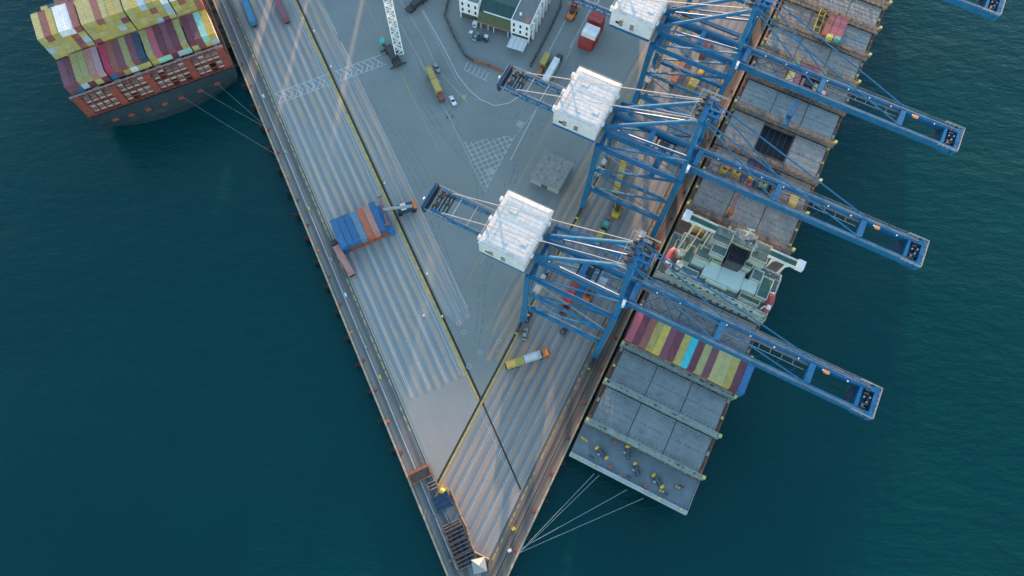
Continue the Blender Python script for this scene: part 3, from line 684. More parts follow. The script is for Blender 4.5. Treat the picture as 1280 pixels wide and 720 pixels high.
def roof_px(pts, z0, z1, roof, rail, name='deck_house', wall='ship_white'):
    """house block whose roof outline was read off the photograph at height z1"""
    P = [Z5(x, y, z1) for x, y in pts]
    o = MB().prism(P[::-1] if sum((P[i][0]*P[(i+1) % len(P)][1]-P[(i+1) % len(P)][0]*P[i][1]) for i in range(len(P))) < 0 else P, z0, z1-0.04).build(name, wall, hs)
    c = (sum(p[0] for p in P)/len(P), sum(p[1] for p in P)/len(P)); q = [(c[0]+(p[0]-c[0])*0.97, c[1]+(p[1]-c[1])*0.97) for p in P]
    MB().poly([(a, b, z1) for a, b in q][::-1]).build('roof_deck', roof, o)
    if rail:
        r = MB(); rail_run(r, [(p[0], p[1], z1-0.04) for p in q+q[:1]], 0.9, 1.6, 0.16); r.build('guard_rail', rail, o)
    return o
for (a, c, d, e, z) in ((10.0, 14.8, 65.6, 67.6, 18.2), (14.8, 20.2, 63.0, 69.2, 18.6), (20.2, 28.2, 63.0, 70.6, 18.6), (28.2, 33.4, 64.4, 68.6, 18.4), (17.0, 24.5, 62.2, 63.0, 18.0)):
    deckbox(a, c, d, e, 16.0, z, 'mint_deck', False)
for (a, c, d, e, z, m, r) in ((10.0, 15.2, 66.9, 71.4, 21.0, 'deck_green2', True), (15.8, 19.2, 68.0, 72.4, 20.6, 'deck_green2', True), (7.0, 9.6, 64.0, 71.0, 19.0, 'deck_green', True), (29.6, 33.2, 68.0, 72.2, 20.2, 'deck_green2', True),
                              (33.6, 37.4, 64.0, 72.0, 18.2, 'deck_green', True), (29.0, 36.0, 61.4, 63.6, 17.2, 'deck_green', True), (8.0, 14.0, 61.2, 63.6, 17.4, 'deck_green2', True), (26.0, 28.8, 70.8, 73.2, 21.2, 'deck_green', True),
                              (12.6, 18.8, 73.0, 79.0, 24.6, 'deck_green2', True), (14.0, 19.0, 69.4, 73.0, 23.2, 'deck_green2', True), (26.2, 31.8, 72.8, 79.6, 24.4, 'deck_green2', True), (18.8, 26.2, 75.2, 81.0, 24.2, 'lash_green', True), (3.0, 6.0, 66.0, 73.0, 15.2, 'deck_green2', True), (37.8, 40.0, 66.0, 74.0, 15.4, 'deck_green2', True)):
    deckbox(a, c, d, e, 12.5, z, m, r)
deckbox(11.0, 32.5, 76.5, 80.2, 8.0, 21.0, 'deck_green2', False)
fun = roof_px([(520,290),(617,325),(577,417),(484,382)], 16, 24.0, 'black', None, 'funnel', 'hull_dark')
FP = [Z5(x, y, 24.0) for x, y in ((520,290),(617,325),(577,417),(484,382))]
fr = MB()
for a, c in zip(FP, FP[1:]+FP[:1]): fr.beam((a[0], a[1], 24.1), (c[0], c[1], 24.1), 0.3, 0.5)
fr.build('funnel_rim', 'hull_slate', fun); FC = (sum(p[0] for p in FP)/4, sum(p[1] for p in FP)/4)
for (a, c) in ((-1.6, -1.2), (0.2, 0.6), (1.7, -0.8), (-1.2, 1.6), (1.6, 1.6)): MB().tube((FC[0]+a, FC[1]+c, 23.9), (FC[0]+a, FC[1]+c, 24.6), 0.45, 8).build('exhaust_pipe', 'black', fun)
# bridge wings
WZ_ = 26.0; wc = [Z5(x, y, WZ_) for x, y in ((262, 140), (440, 205), (730, 350), (898, 416))]; WU = sum(p[1] for p in wc)/4; WA, WB = wc[0][0], wc[3][0]
wing = MB().box(12.8, 31.6, WU-0.8, WU+0.8, 24.7, 25.2).build('bridge_wing', 'deck_green2', hs)
for a, c in ((WA, 12.8), (31.2, WB)):
    MB().box(a, c, WU-1.25, WU+1.25, WZ_-0.5, WZ_-0.1).build('wing_deck', 'deck_green', wing)
    for uu in (WU-1.3, WU+1.3): MB().box(a, c, uu-0.16, uu+0.16, WZ_-0.5, WZ_+0.8).build('wing_bulwark', 'ship_white', wing)
for v in (WA, WB): MB().box(v-1.2, v+1.2, WU-1.6, WU+1.6, WZ_-0.5, WZ_+1.6).build('wing_cab', 'white_paint', wing)
for v in (WA+3.5, WA+8.5, WB-8.0, WB-3.5):
    br = MB(); br.beam((v, WU, 12.5), (v, WU, WZ_-0.5), 0.6, 0.6); br.beam((v, WU, 21.5), (v+(2.2 if v > 20 else -2.2), WU, WZ_-0.5), 0.35)
    br.build('wing_support', 'ship_white', wing)
for v in (4.0, 7.0, 10.4):          # curved cream side frames
    c = MB(); c.beam((v+1.4, WU-1.2, 25.2), (v+0.6, 69.5, 20.0), 0.4, 0.5); c.beam((v+0.6, 69.5, 20.0), (v, 65.4, 16), 0.4, 0.5); c.build('side_frame', 'rail_cream', hs)
# lifeboats in davits
for v, x in ((3.1, -1), (38.9, 1)):
    t = thing('lifeboat', 'red lifeboat in davits on the quay side of the green bridge' if x < 0 else 'red lifeboat in davits on the seaward side of the green bridge', 'lifeboat', PR(v, 64.4, 16.2), RZ_R)
    rings = []
    for k in range(9):
        s = -1 + k/4.0; w = 1.35*math.sqrt(max(0.02, 1-abs(s)**2.6)); y = s*4.2
        rings.append([(w*math.cos(a)*(1.0), y, 1.3 + (1.25 if math.sin(a) > 0 else 1.15)*math.sin(a)*math.sqrt(max(0.05, 1-abs(s)**3))) for a in [2*math.pi*i/12 for i in range(12)]])
    MB().loft(rings).build('hull', 'lifeboat', t); MB().cbox((0,-2.2,2.6), (1.2, 1.4, 0.6)).build('cockpit', 'white_paint', t)
    dv = MB()
    for y in (-2.8, 2.8): dv.beam((-x*1.9, y, -3.5), (-x*1.5, y, 3.2), 0.3); dv.beam((-x*1.5, y, 3.2), (0, y, 3.4), 0.26)
    dv.build('davit', 'ship_white', t)
for (x, y, r) in ((853, 314, 1.5), (851, 328, 1.25)):
    v, u = toR(x, y, 20); o = MB().tube((v, u, 12.6), (v, u, 19.2), r, 16).tube((v, u, 19.2), (v, u, 19.9), r, 16, r*0.5).build('vent_tank', 'tank_cream', hs)
cl = MB()                                      # masts, radar and small roof gear
for k in range(30):
    v = random.uniform(16.5, 27.0); u = random.uniform(77.0, 81.5); h = random.uniform(0.4, 1.5); s = random.uniform(0.3, 1.1)
    cl.cbox((v, u-1.2, 24.2+h/2), (s, s, h))
tag(cl.build('roof_gear', 'machine_grey', hs), kind='stuff')
mt = MB(); mt.beam((22.5, 79.5, 24.2), (22.5, 79.5, 30), 0.45); mt.beam((20.5, 79.5, 28), (24.5, 79.5, 28), 0.2); mt.beam((21.2, 79.3, 30), (23.8, 79.7, 30), 0.25, 0.4); mt.build('radar_mast', 'ship_white', hs)
lw = MB()
for k in range(60):
    v = random.uniform(2, 39); u = random.choice((random.uniform(60.0, 61.4), random.uniform(74.5, 76.2), random.uniform(62, 75) if v < 6 or v > 36 else 60.4)); z = 12.5 if not 5 < v < 39 else 16.0
    lw.cbox((v, u, z+0.4), (random.uniform(0.3, 1.1), random.uniform(0.3, 1.0), 0.8))
tag(lw.build('deck_gear', 'machine_grey', hs), kind='stuff')
for k in range(4):
    v = 9 + k*7.2; o = MB()
    for s in range(6): o.box(v+s*0.42, v+s*0.42+0.36, 59.9, 60.4, 12.5+s*0.58, 12.6+s*0.58)
    o.build('stair', 'ship_white', hs)
for z, uu in ((9.6, 59.6), (13.6, 60.4)):          # aft windows, storey by storey
    for k in range(12):
        v = 6.0 + k*2.6; MB().box(v, v+1.0, uu-0.05, uu+0.1, z, z+1.0).build('window', 'glass', b0)

# ---------------- the laden ship at the west quay (local X = u, local Y = v)
sl = thing('container_ship', 'laden container ship with slate hull and red stern lashing bridge at the pier', 'ship', OL + Vector((0,0,WZ)), RZ_L)
SU = -98.0; SV0, SV1 = -57.6, -1.2; SD = 9.0-WZ
def ring2(z, st, ins, cur):
    pts = []; n = 10
    for i in range(n+1):
        v = SV0+ins + (SV1-SV0-2*ins)*i/n; s = (2*i/n-1); pts.append((SU - st - cur*abs(s)**2.4, v, z))
    pts += [(-330, SV1-ins, z), (-370, SV1-24, z), (-370, SV0+24, z), (-330, SV0+ins, z)]
    return pts
MB().loft([ring2(-4, 3, 6.5, 8), ring2(0.2, -0.9, 4.6, 4.2), ring2(3.5, -1.1, 2.0, 2.6), ring2(7.5, -0.7, 0.3, 1.2), ring2(SD, 0, 0, 0.4)]).build('hull', 'hull_slate', sl)
MB().box(-330, SU-1.4, SV0+0.4, SV1-0.4, SD, SD+0.05).build('main_deck', 'deck_red', sl)
for k, y in enumerate((-50, -44, -37.5, -31, -24.5, -17, -10)):     # mooring openings in the stern
    MB().box(SU-4.0, SU+1.25-2.0*abs((y+29.4)/28)**2.4, y-1.1, y+1.1, SD-5.0, SD-3.9).build('mooring_port', 'lash_red', sl)
lr = MB(); rail_run(lr, [(SU-0.3, SV0+0.3, SD), (SU-0.3, SV1-0.3, SD)], 1.1, 2.5, 0.12); lr.build('guard_rail', 'lash_red', sl)
NC = 22; PW = (SV1-SV0-0.6)/NC; ZB = 9.7; TH = 2.62
lb = MB(); LX = SU-0.6
for i in range(NC+1):
    y = SV0+0.3+i*PW; lb.beam((LX, y, SD), (LX, y, 20.6-WZ), 0.24, 0.3); lb.beam((LX-1.3, y, SD), (LX-1.3, y, 20.6-WZ), 0.2)
for t in range(5):
    z = ZB-WZ + t*TH - 0.15; lb.box(LX-1.4, LX+0.15, SV0, SV1, z-0.12, z+0.12) if t % 2 == 0 else lb.box(LX-0.25, LX+0.2, SV0, SV1, z-0.16, z+0.16)
for i in (0, 5, 10, 16, 21):
    y = SV0+0.3+i*PW
    for t in range(4): lb.box(LX-0.4, LX+0.08, y+0.15, y+PW-0.15, ZB-WZ+t*TH, ZB-WZ+t*TH+2.3)
lbo = lb.build('lashing_bridge', 'lash_red', sl)
tr = MB(); rail_run(tr, [(LX+0.1, SV0, 20.6-WZ), (LX+0.1, SV1, 20.6-WZ)], 1.1, 2.5, 0.14); tr.build('guard_rail', 'machine_grey', lbo)
sp = MB(); sp.beam((LX-40, SV1-0.3, SD+0.5), (LX-0.5, SV1-0.3, SD+0.5), 0.5, 1.2); sp.build('side_bulwark', 'lash_red', sl)
BX = SU-2.6-6.2                                        # centre of the aft bay
rm = reefer_mesh(); rm.materials.append(M('reefer_white'))
UNIT = MB().box(6.05, 7.5, -1.06, 1.06, 0.2, 2.32).box(7.3, 7.36, -0.6, 0.6, 0.5, 1.2).mesh('refrigeration_unit'); UNIT.materials.append(M('reefer_white'))
for i in range(NC):
    y = SV0+0.3+(i+0.5)*PW
    if i in (0, 5, 10, 16, 21): continue
    for t in range(4):
        if (t == 3 and i % 3) or random.random() < 0.06: continue
        o = D.objects.new('reefer_container', rm); COL.objects.link(o); p = PL(BX-0.3, y, ZB+t*TH-0.1); o.location = p; o.rotation_euler = (0,0,RZ_L)
        o.material_slots[0].link = 'OBJECT'; o.material_slots[0].material = M('box_rust')
        tag(o, 'refrigerated container with white end unit behind the red stern lattice', 'container', 'reefers behind the red lattice')
        e = D.objects.new('refrigeration_unit', UNIT); COL.objects.link(e); e.parent = o
aft = ['wine', 'wine', 'olive', 'olive', 'salmon', 'pink', 'crimson', 'brown', 'wine', 'olive', 'wine', 'navy', 'olive', 'rose', 'maroon', 'wine', 'maroon', 'olive', 'maroon', 'wine', 'mint', 'yellow']
mid = ['olive', 'brown', 'mustard', 'white', 'white', 'brown', 'olive', 'olive', 'brown', 'olive', 'mustard', 'olive', 'olive', 'mustard', 'paleblue', 'olive', 'mustard', 'white', 'white', 'mustard', 'olive', 'mustard']
for i in range(NC):
    y = SV0+0.3+(i+0.5)*PW - ((i % 6)-2.5)*0.07
    nb = lambda L: ' between %s and %s' % (COLNAME[L[max(0, i-1)]], COLNAME[L[min(NC-1, i+1)]]) if 0 < i < NC-1 else (' at the seaward end' if i == 0 else ' at the quayside end')
    for t in range(2):
        c = aft[i] if t == 1 else random.choice(['olive', 'wine', 'paleblue', 'mustard', 'olive', 'mint', 'maroon', 'white', 'blue'])
        container(PL(BX, y, 20.6+t*TH-(0.9 if i < 2 else 0)+random.uniform(-0.05, 0.1)), RZ_L, c, f'{COLNAME[c]} top container in laden ship\'s aft bay{nb(aft)}' if t else f'{COLNAME[c]} container second from top in the laden ship\'s aft bay', 'aft bay of the laden ship')
    for t in range(4):
        c = mid[i] if t == 3 else random.choice(['olive', 'mustard', 'paleblue', 'brown', 'mustard', 'olive', 'wine', 'olive', 'mustard', 'olive'])
        drop = 1 if (i in (19, 20, 21) and t == 3) else 0
        container(PL(BX-13.2, y, 24.8+t*TH-drop*0.0+random.uniform(-0.04, 0.08)), RZ_L, c, f'{COLNAME[c]} top container in laden ship\'s second bay{nb(mid)}' if t == 3 else f'{COLNAME[c]} container {["in the lowest visible tier", "in the third tier down", "second from top"][t]} in the laden ship\'s second bay', 'second bay of the laden ship')
    for t in range(2):
        c = random.choice(['brown', 'olive', 'maroon', 'rust', 'navy', 'paleblue', 'rust', 'maroon'])
        container(PL(BX-27.6, y, 19.5+t*TH+random.choice((0, 0, -2.6))*t), RZ_L, c, f'{COLNAME[c]} container {"on top" if t else "second from top"} in the laden ship\'s third bay', 'third bay of the laden ship')
for k, u in enumerate((BX-6.75, BX-20.4)):             # lashing bridges between bays
    b = MB()
    for i in range(NC+1):
        y = SV0+0.3+i*PW; b.beam((u, y, SD), (u, y, 20-WZ), 0.35)
    for z in (12, 16, 20): b.box(u-0.45, u+0.45, SV0, SV1, z-WZ-0.12, z-WZ+0.12)
    b.build('lashing_bridge', 'lash_red', sl)
# ================================================================ QUAY CRANES (local X = seaward from the seaside rail, Y = along the rail)
def crane(uc, label, trolley_x, spreader_z):
    c = thing('quay_crane', label, 'crane', PR(-5.1, uc, 0), RZ_R, 'blue cranes along the east quay')
    BL = 'crane_blue'; LX = -28.0
    GZ0, GZ1, GY = 41.6, 43.9, 3.7; tx_ = trolley_x
    for X in (0.0, LX):
        for s in (-1, 1):
            b = MB(); b.beam((X, s*10.4, 2.2), (X, s*9.2, 15.5), 1.5, 1.9, 1.5, 1.9); b.beam((X, s*9.2, 15.2), (X, s*9.2, 42.4), 1.6, 1.7)
            b.build('leg', BL, c)
            g = MB(); g.beam((X, s*10.4-4.2, 1.7), (X, s*10.4+4.2, 1.7), 1.0, 0.9); g.beam((X, s*10.4-4.4, 0.95), (X, s*10.4-0.5, 0.95), 0.8, 0.5); g.beam((X, s*10.4+0.5, 0.95), (X, s*10.4+4.4, 0.95), 0.8, 0.5)
            bo = g.build('bogie', 'crane_dark', c); w = MB()
            for y in (-3.9, -2.9, -1.9, -0.9, 0.9, 1.9, 2.9, 3.9): w.tube((X-0.25, s*10.4+y, 0.5), (X+0.25, s*10.4+y, 0.5), 0.42, 10)
            w.build('wheel_set', 'machine_dark', bo)
            MB().cbox((X, s*10.4+s*4.7, 0.9), (0.9, 0.5, 0.9)).build('buffer', 'safety_yellow', bo)
        MB().beam((X, -9.2, 41.0), (X, 9.2, 41.0), 2.0, 2.6).build('portal_head_beam', BL, c)
        MB().beam((X, -9.2, 14.4), (X, 9.2, 14.4), 1.1, 1.6).build('sill_beam', BL, c)
    for s in (-1, 1):
        Y = s*9.2
        for z, w, h in ((14.6, 1.0, 1.6), (28.0, 0.75, 0.9), (41.4, 0.85, 1.2)):
            MB().beam((LX+0.6, Y, z), (-0.6, Y, z), w, h).build('side_beam', BL, c)
        for z0, z1 in ((15.4, 27.6), (28.4, 41.0)):
            MB().beam((LX+0.5, Y, z0), (-0.5, Y, z1), 0.6, 0.6).build('diagonal_brace', BL, c)
        r = MB(); rail_run(r, [(LX+1, Y-s*0.45, 15.5), (-1, Y-s*0.45, 15.5)], 1.1, 3.0, 0.1); r.build('guard_rail', 'tie_steel', c)
        for z0, z1 in ((27.6, 15.4), (41.0, 28.4)):
            MB().beam((LX+0.5, Y+s*0.1, z0), (-0.5, Y+s*0.1, z1), 0.22, 0.22).build('tie_rod', 'tie_steel' if z0 > 30 else BL, c)
        MB().tube((LX+0.8, Y-s*0.7, 41.9), (-0.8, Y-s*0.7, 41.9), 0.14, 6).build('cable_duct', 'tie_steel', c)
    # landside cross bracing
    for z0, z1 in ((15.5, 40),):
        for s in (-1, 1): MB().beam((LX, s*8.6, z0), (LX, -s*0.2, z1), 0.6, 0.6).build('diagonal_brace', BL, c)
    # twin girders, boom and backreach
    for s in (-1, 1):
        Y = s*GY
        MB().box(-40, 1.0, Y-0.75, Y+0.75, GZ0, GZ1).build('girder', BL, c)
        MB().box(1.6, 73.5, Y-0.7, Y+0.7, GZ0+0.15, GZ1-0.05).build('boom_girder', BL, c)
        t = MB(); t.box(-64, -40, Y-0.4, Y+0.4, GZ0+1.5, GZ1-0.1); t.box(-62, -40, Y-0.3, Y+0.3, GZ0-0.4, GZ0)
        for k in range(6): t.beam((-40-k*4, Y, GZ0), (-42-k*4, Y, GZ1-0.3), 0.28); t.beam((-42-k*4, Y, GZ1-0.3), (-44-k*4, Y, GZ0), 0.28)
        t.build('tail_truss', BL, c)
        rr = MB(); rr.box(-60, 72, Y-0.25, Y+0.05, GZ1+0.01, GZ1+0.14) if s < 0 else rr.box(-60, 72, Y-0.05, Y+0.25, GZ1+0.01, GZ1+0.14)
        rr.build('trolley_rail', 'rail_dull', c)
    for X in (-14, 2.2, 28.5, 55.5):
        MB().box(X-0.8, X+0.8, -GY+0.75, GY-0.75, GZ0+0.2, GZ1+0.2).build('cross_beam', BL, c)
    # walkway along the far girder, gratings and rails
    wk = MB(); wk.box(3, 72, GY+0.75, GY+1.7, GZ0+1.0, GZ0+1.12); wk.box(3, 56, GY-1.6, GY-0.76, GZ0+1.4, GZ0+1.5); walk = wk.build('walkway', 'grating', c)
    r = MB(); rail_run(r, [(3, GY+1.65, GZ0+1.1), (72, GY+1.65, GZ0+1.1)], 1.1, 2.4, 0.09); rail_run(r, [(3, -GY-0.75, GZ1), (72, -GY-0.75, GZ1)], 1.0, 3.0, 0.07); r.build('guard_rail', 'rail_dull', walk)
    ll = MB()
    for k in range(9): ll.cbox((8+k*7.2, GY-1.2, GZ1+0.25), (0.3, 0.3, 0.35))
    ll.build('floodlight', 'white_paint', walk)
    hg = MB()
    for k in range(7):
        hg.beam((30+k*3.4, GY-1.6, GZ0+1.45), (30+k*3.4, GY-3.2, GZ0+1.45), 0.14); hg.beam((30+k*3.4, GY-3.2, GZ0+1.45), (33.4+k*3.4, GY-3.2, GZ0+1.45), 0.14)
    hg.build('festoon_frame', 'tie_steel', c)
    for s in (-1, 1):                      # hoist and trolley ropes along the boom
        for d in (0.9, 1.6): MB().beam((tx_ + 3, s*d, GZ0+0.9), (71.5, s*d, GZ0+0.9), 0.07).build('boom_rope', 'machine_dark', c)
    lat = MB()
    for k in range(4):
        x = 4 + k*6.1; lat.beam((x, -GY+0.7, GZ0+0.4), (x+6.1, GY-0.7, GZ0+0.4), 0.16); lat.beam((x, GY-0.7, GZ0+0.4), (x+6.1, -GY+0.7, GZ0+0.4), 0.16)
    for k in range(5): lat.beam((30.5+k*4.8, -GY+0.7, GZ0+0.4), (33+k*4.8, GY-2.6, GZ0+0.4), 0.14)
    lat.build('boom_lattice', BL, c)
    for X in (0.0, LX):
        for s in (-1, 1):
            ld = MB(); xx = X+1.0; yy = s*9.2
            for d in (-0.25, 0.25): ld.beam((xx, yy+d, 2), (xx, yy+d, 42), 0.08)
            for k in range(26): ld.beam((xx, yy-0.25, 2.5+k*1.5), (xx, yy+0.25, 2.5+k*1.5), 0.07)
            ld.build('ladder', 'tie_steel', c)
    # boom tip platform with sheaves
    tp = MB(); tp.box(69.5, 74.4, -GY-0.9, GY+0.9, GZ0-0.1, GZ0+0.25); tp.box(73.4, 74.6, -GY-1.1, GY+1.1, GZ0+0.25, GZ1); tp.box(69.3, 70.1, -GY+0.7, GY-0.7, GZ0+0.25, GZ1)
    tip = tp.build('boom_tip', BL, c); sh = MB()
    for y in (-2.6, -1.6, 1.6, 2.6): sh.tube((71.5, y-0.15, GZ1-0.3), (71.5, y+0.15, GZ1-0.3), 0.75, 12)
    sh.cbox((72.6, 0, GZ0+0.9), (0.9, 2.6, 1.2)); sh.build('sheave', 'machine_dark', tip)
    wl = MB()
    for (x, y) in ((71.0, 0.4), (72.0, -0.8), (72.5, 0.9), (71.2, -2.0)): wl.cbox((x, y, GZ1+0.1), (0.36, 0.36, 0.4))
    wl.build('floodlight', 'machine_grey', tip)
    r = MB(); rail_run(r, [(68.6, -GY-1.0, GZ1), (74.6, -GY-1.0, GZ1), (74.6, GY+1.0, GZ1), (68.6, GY+1.0, GZ1)], 1.1, 1.5, 0.11); r.build('guard_rail', 'tie_steel', tip)
    MB().box(67.3, 69.0, -2.6, 2.6, GZ0-0.4, GZ0+0.5).build('rope_buffer', 'crane_dark', tip)
    MB().cbox((59.5, GY-1.4, GZ1+0.2), (1.5, 0.8, 0.7)).build('beacon_box', 'lamp_orange', c)
    # tail platform
    tl = MB(); [tl.box(-66.5+k*1.15, -66.0+k*1.15, -GY-0.9, GY+0.9, GZ0+1.2, GZ0+1.4) for k in range(7)]; tl.box(-66.5, -65.6, -GY-1.0, GY+1.0, GZ0-0.4, GZ1+0.6); tail = tl.build('tail_platform', 'crane_dark', c)
    MB().box(-66.9, -66.5, -GY-0.9, GY+0.9, GZ0, GZ1+0.8).build('end_plate', BL, tail)
    dr = MB()
    for (x, y, w) in ((-63.5, 1.8, 1.6), (-63.5, -1.6, 1.6), (-60.3, 0.2, 1.3), (-61.5, 2.8, 1.0)): dr.tube((x, y-w/2, GZ1+0.2), (x, y+w/2, GZ1+0.2), 0.7, 10); dr.cbox((x+0.9, y, GZ1-0.1), (0.8, w, 0.9))
    dr.build('rope_drum', 'machine_dark', tail); r = MB(); rail_run(r, [(-58, -GY-0.9, GZ0+1.4), (-66.6, -GY-0.9, GZ0+1.4), (-66.6, GY+0.9, GZ0+1.4), (-45, GY+0.9, GZ0+1.4)], 1.1, 1.6, 0.1)
    for X in (-57, -51.5, -46.5): r.beam((X, -GY, GZ1), (X, GY, GZ1), 0.22)
    r.build('guard_rail', 'tie_steel', tail)
    MB().tube((-67.2, -2.0, GZ1), (-67.2, -1.2, GZ1), 0.5, 8).build('floodlight', 'white_paint', tail)
    # machinery house
    X0, X1, HY, Z0, Z1 = -44.2, -29.4, 9.4, 44.1, 50.4
    h = MB(); h.box(X0, X1, -HY, HY, Z0, Z1-0.3); house = h.build('machinery_house', 'house_white', c)
    ro = MB(); ro.loft([[(X0-0.25,-HY-0.25,Z1-0.3), (X1+0.25,-HY-0.25,Z1-0.3), (X1+0.25,HY+0.25,Z1-0.3), (X0-0.25,HY+0.25,Z1-0.3)], [(X0-0.25,-HY-0.25,Z1-0.1), (X1+0.25,-HY-0.25,Z1-0.1), (X1+0.25,HY+0.25,Z1-0.1), (X0-0.25,HY+0.25,Z1-0.1)],
                        [(X0+1.0,-HY+1.2,Z1+0.05), (X1-1.0,-HY+1.2,Z1+0.05), (X1-1.0,HY-1.2,Z1+0.05), (X0+1.0,HY-1.2,Z1+0.05)]])
    roof = ro.build('roof', 'white_roof', house)
    sm = MB()
    for k in range(1, 13): sm.box(X0+1.1, X1-1.1, -HY+k*1.44-0.05, -HY+k*1.44+0.05, Z1+0.03, Z1+0.065)
    for k in range(1, 5): sm.box(X0+k*2.96-0.04, X0+k*2.96+0.04, -HY+1.3, HY-1.3, Z1+0.028, Z1+0.06)
    sm.build('roof_seam', 'seam', roof)
    rg = MB(); rail_run(rg, [(X0, -HY, Z1-0.1), (X1, -HY, Z1-0.1), (X1, HY, Z1-0.1), (X0, HY, Z1-0.1), (X0, -HY, Z1-0.1)], 1.0, 2.2, 0.07); rg.build('guard_rail', 'tie_steel', roof)
    for y in (-6.0, -2.0, 2.0, 6.0): MB().box(X0+1.2+2*abs(y)*0.5, X0+2.6+abs(y), -HY-0.05, -HY, Z0+1.0, Z0+3.4).build('louvre', 'seam', house)
    hp = MB()
    for (x, y, w, d) in ((-41, 3.5, 2.4, 1.6), (-33.5, -4.5, 2.0, 1.4), (-38, -6.4, 1.2, 1.0)): hp.box(x, x+w, y, y+d, Z1+0.03, Z1+0.16)
    hp.build('roof_hatch', 'white_roof', roof)
    for y in (-7.2, -0.4, 6.8): MB().cbox((X0-0.75, y, Z0+4.6), (1.1, 1.3, 1.5)).cbox((X0-0.8, y, Z0+5.45), (0.9, 1.0, 0.2)).build('ventilator', 'white_paint', house)
    for y in (-5.5, 0.5, 6.0): MB().cbox((X1+0.5, y, Z0+4.4), (0.7, 1.0, 1.2)).build('ventilator', 'white_paint', house)
    MB().box(X1+0.02, X1+1.6, -HY, HY, Z0-0.3, Z0-0.15).build('balcony', 'grating', house)
    for y in (-6, 0, 6): MB().box(X0+2, X0+3.2, -HY-0.06, -HY, Z0+1.6, Z0+2.6).build('window', 'glass', house) if y == 0 else None
    fr = MB()
    for y in (-9, 9): fr.beam((X0, y, Z0-0.7), (X1, y, Z0-0.7), 0.7, 1.1)
    for x in (X0+0.5, (X0+X1)/2, X1-0.5): fr.beam((x, -9, Z0-0.8), (x, 9, Z0-0.8), 0.6, 0.9)
    fr.build('house_frame', BL, house)
    # landside tower between house and legs
    for s in (-1, 1): MB().beam((LX, s*GY, 42), (LX, s*GY, 46.0), 1.3, 1.3).build('tube_foot', BL, c)
    # A-frame, apex
    AX, AZ, AY = -2.0, 66.0, 3.6
    for s in (-1, 1):
        MB().beam((0, s*8.6, 42.2), (AX, s*AY, AZ), 1.4, 1.4, 1.1, 1.1).build('mast_leg', BL, c)
        MB().tube((LX, s*GY, 45.6), (AX, s*AY, AZ), 0.62, 10).build('back_leg', BL, c)
        MB().beam((AX, s*AY, AZ+0.7), (-60, s*GY, 44.6), 0.22, 0.22).build('backstay', 'tie_steel', c)
        MB().beam((AX+1, s*AY, AZ+0.3), (28.5, s*GY, 44.6), 0.30, 0.36).build('forestay', BL, c)
        MB().beam((AX+1, s*AY, AZ+0.9), (55.5, s*GY, 44.6), 0.30, 0.36).build('forestay', BL, c)
        MB().beam((LX, s*9.2, 42.3), (0, s*8.2, 52.5), 0.5, 0.5).build('diagonal_brace', BL, c)
        MB().tube((LX, s*GY, 45.2), (-0.6, s*6.6, 52), 0.36, 8).build('diagonal_brace', BL, c)
    MB().beam((-1.0, -6.2, 53), (-1.0, 6.2, 53), 0.9, 1.0).build('mast_cross_beam', BL, c)
    ap = MB(); ap.beam((AX, -AY-0.8, AZ), (AX, AY+0.8, AZ), 1.6, 1.8); ap.box(AX+0.8, AX+4.2, -1.3, -0.7, AZ-0.6, AZ+0.9); ap.box(AX+0.8, AX+4.2, 0.7, 1.3, AZ-0.6, AZ+0.9); ap.box(AX+3.4, AX+4.2, -2.4, 2.4, AZ-0.4, AZ+0.6); ap.box(AX+1.4, AX+2.2, -0.7, 0.7, AZ-0.5, AZ+0.7); apex = ap.build('apex_beam', BL, c)
    pl = MB(); [pl.box(AX-3.0, AX-0.8, y, y+0.5, AZ+0.4, AZ+0.5) for y in (-4.8, -3.6, -2.2, -0.6, 0.8, 2.2, 3.6, 4.6)]; pl.box(AX-0.8, AX+2.4, AY+0.9, AY+1.9, AZ+0.4, AZ+0.5); pl.build('platform', 'grating', apex)
    r = MB(); rail_run(r, [(AX+4.4, AY+2.2, AZ+0.5), (AX-3.4, AY+2.2, AZ+0.5), (AX-3.4, -AY-1.6, AZ+0.5), (AX-0.8, -AY-1.6, AZ+0.5)], 1.1, 1.3, 0.12); rail_run(r, [(AX+4.5, -1.8, AZ+0.9), (AX+4.5, 1.8, AZ+0.9)], 1.1, 1.2, 0.12)
    r.build('guard_rail', 'tie_steel', apex); sh = MB()
    for y in (-3.0, -1.2, 1.2, 3.0): sh.tube((AX-1.6, y-0.2, AZ+1.2), (AX-1.6, y+0.2, AZ+1.2), 0.75, 10)
    for y in (-2.2, 0, 2.2, 4.4): sh.cbox((AX-2.6+random.uniform(0, 3.5), y, AZ+1.0), (0.9, 0.8, 1.0))
    sh.build('sheave', 'machine_dark', apex)
    # trolley, cab, spreader
    tx = trolley_x; t = MB()
    for s in (-1, 1): t.box(tx-3.4, tx+3.4, s*3.1-0.3, s*3.1+0.3, GZ0-0.5, GZ0+0.4)
    for x in (-3, -1, 1, 3): t.box(tx+x-0.25, tx+x+0.25, -2.8, 2.8, GZ0-0.5, GZ0+0.2)
    tro = t.build('trolley', 'crane_dark', c); MB().cbox((tx-0.6, 0.4, GZ0+0.6), (2.6, 2.4, 0.9)).build('hoist_gear', 'machine_dark', tro)
    MB().box(tx+3.6, tx+6.0, -1.1, 1.1, GZ0-3.2, GZ0-0.6).build('operator_cab', 'white_paint', tro); MB().box(tx+3.8, tx+6.06, -0.95, 0.95, GZ0-2.9, GZ0-1.6).build('cab_window', 'glass', tro)
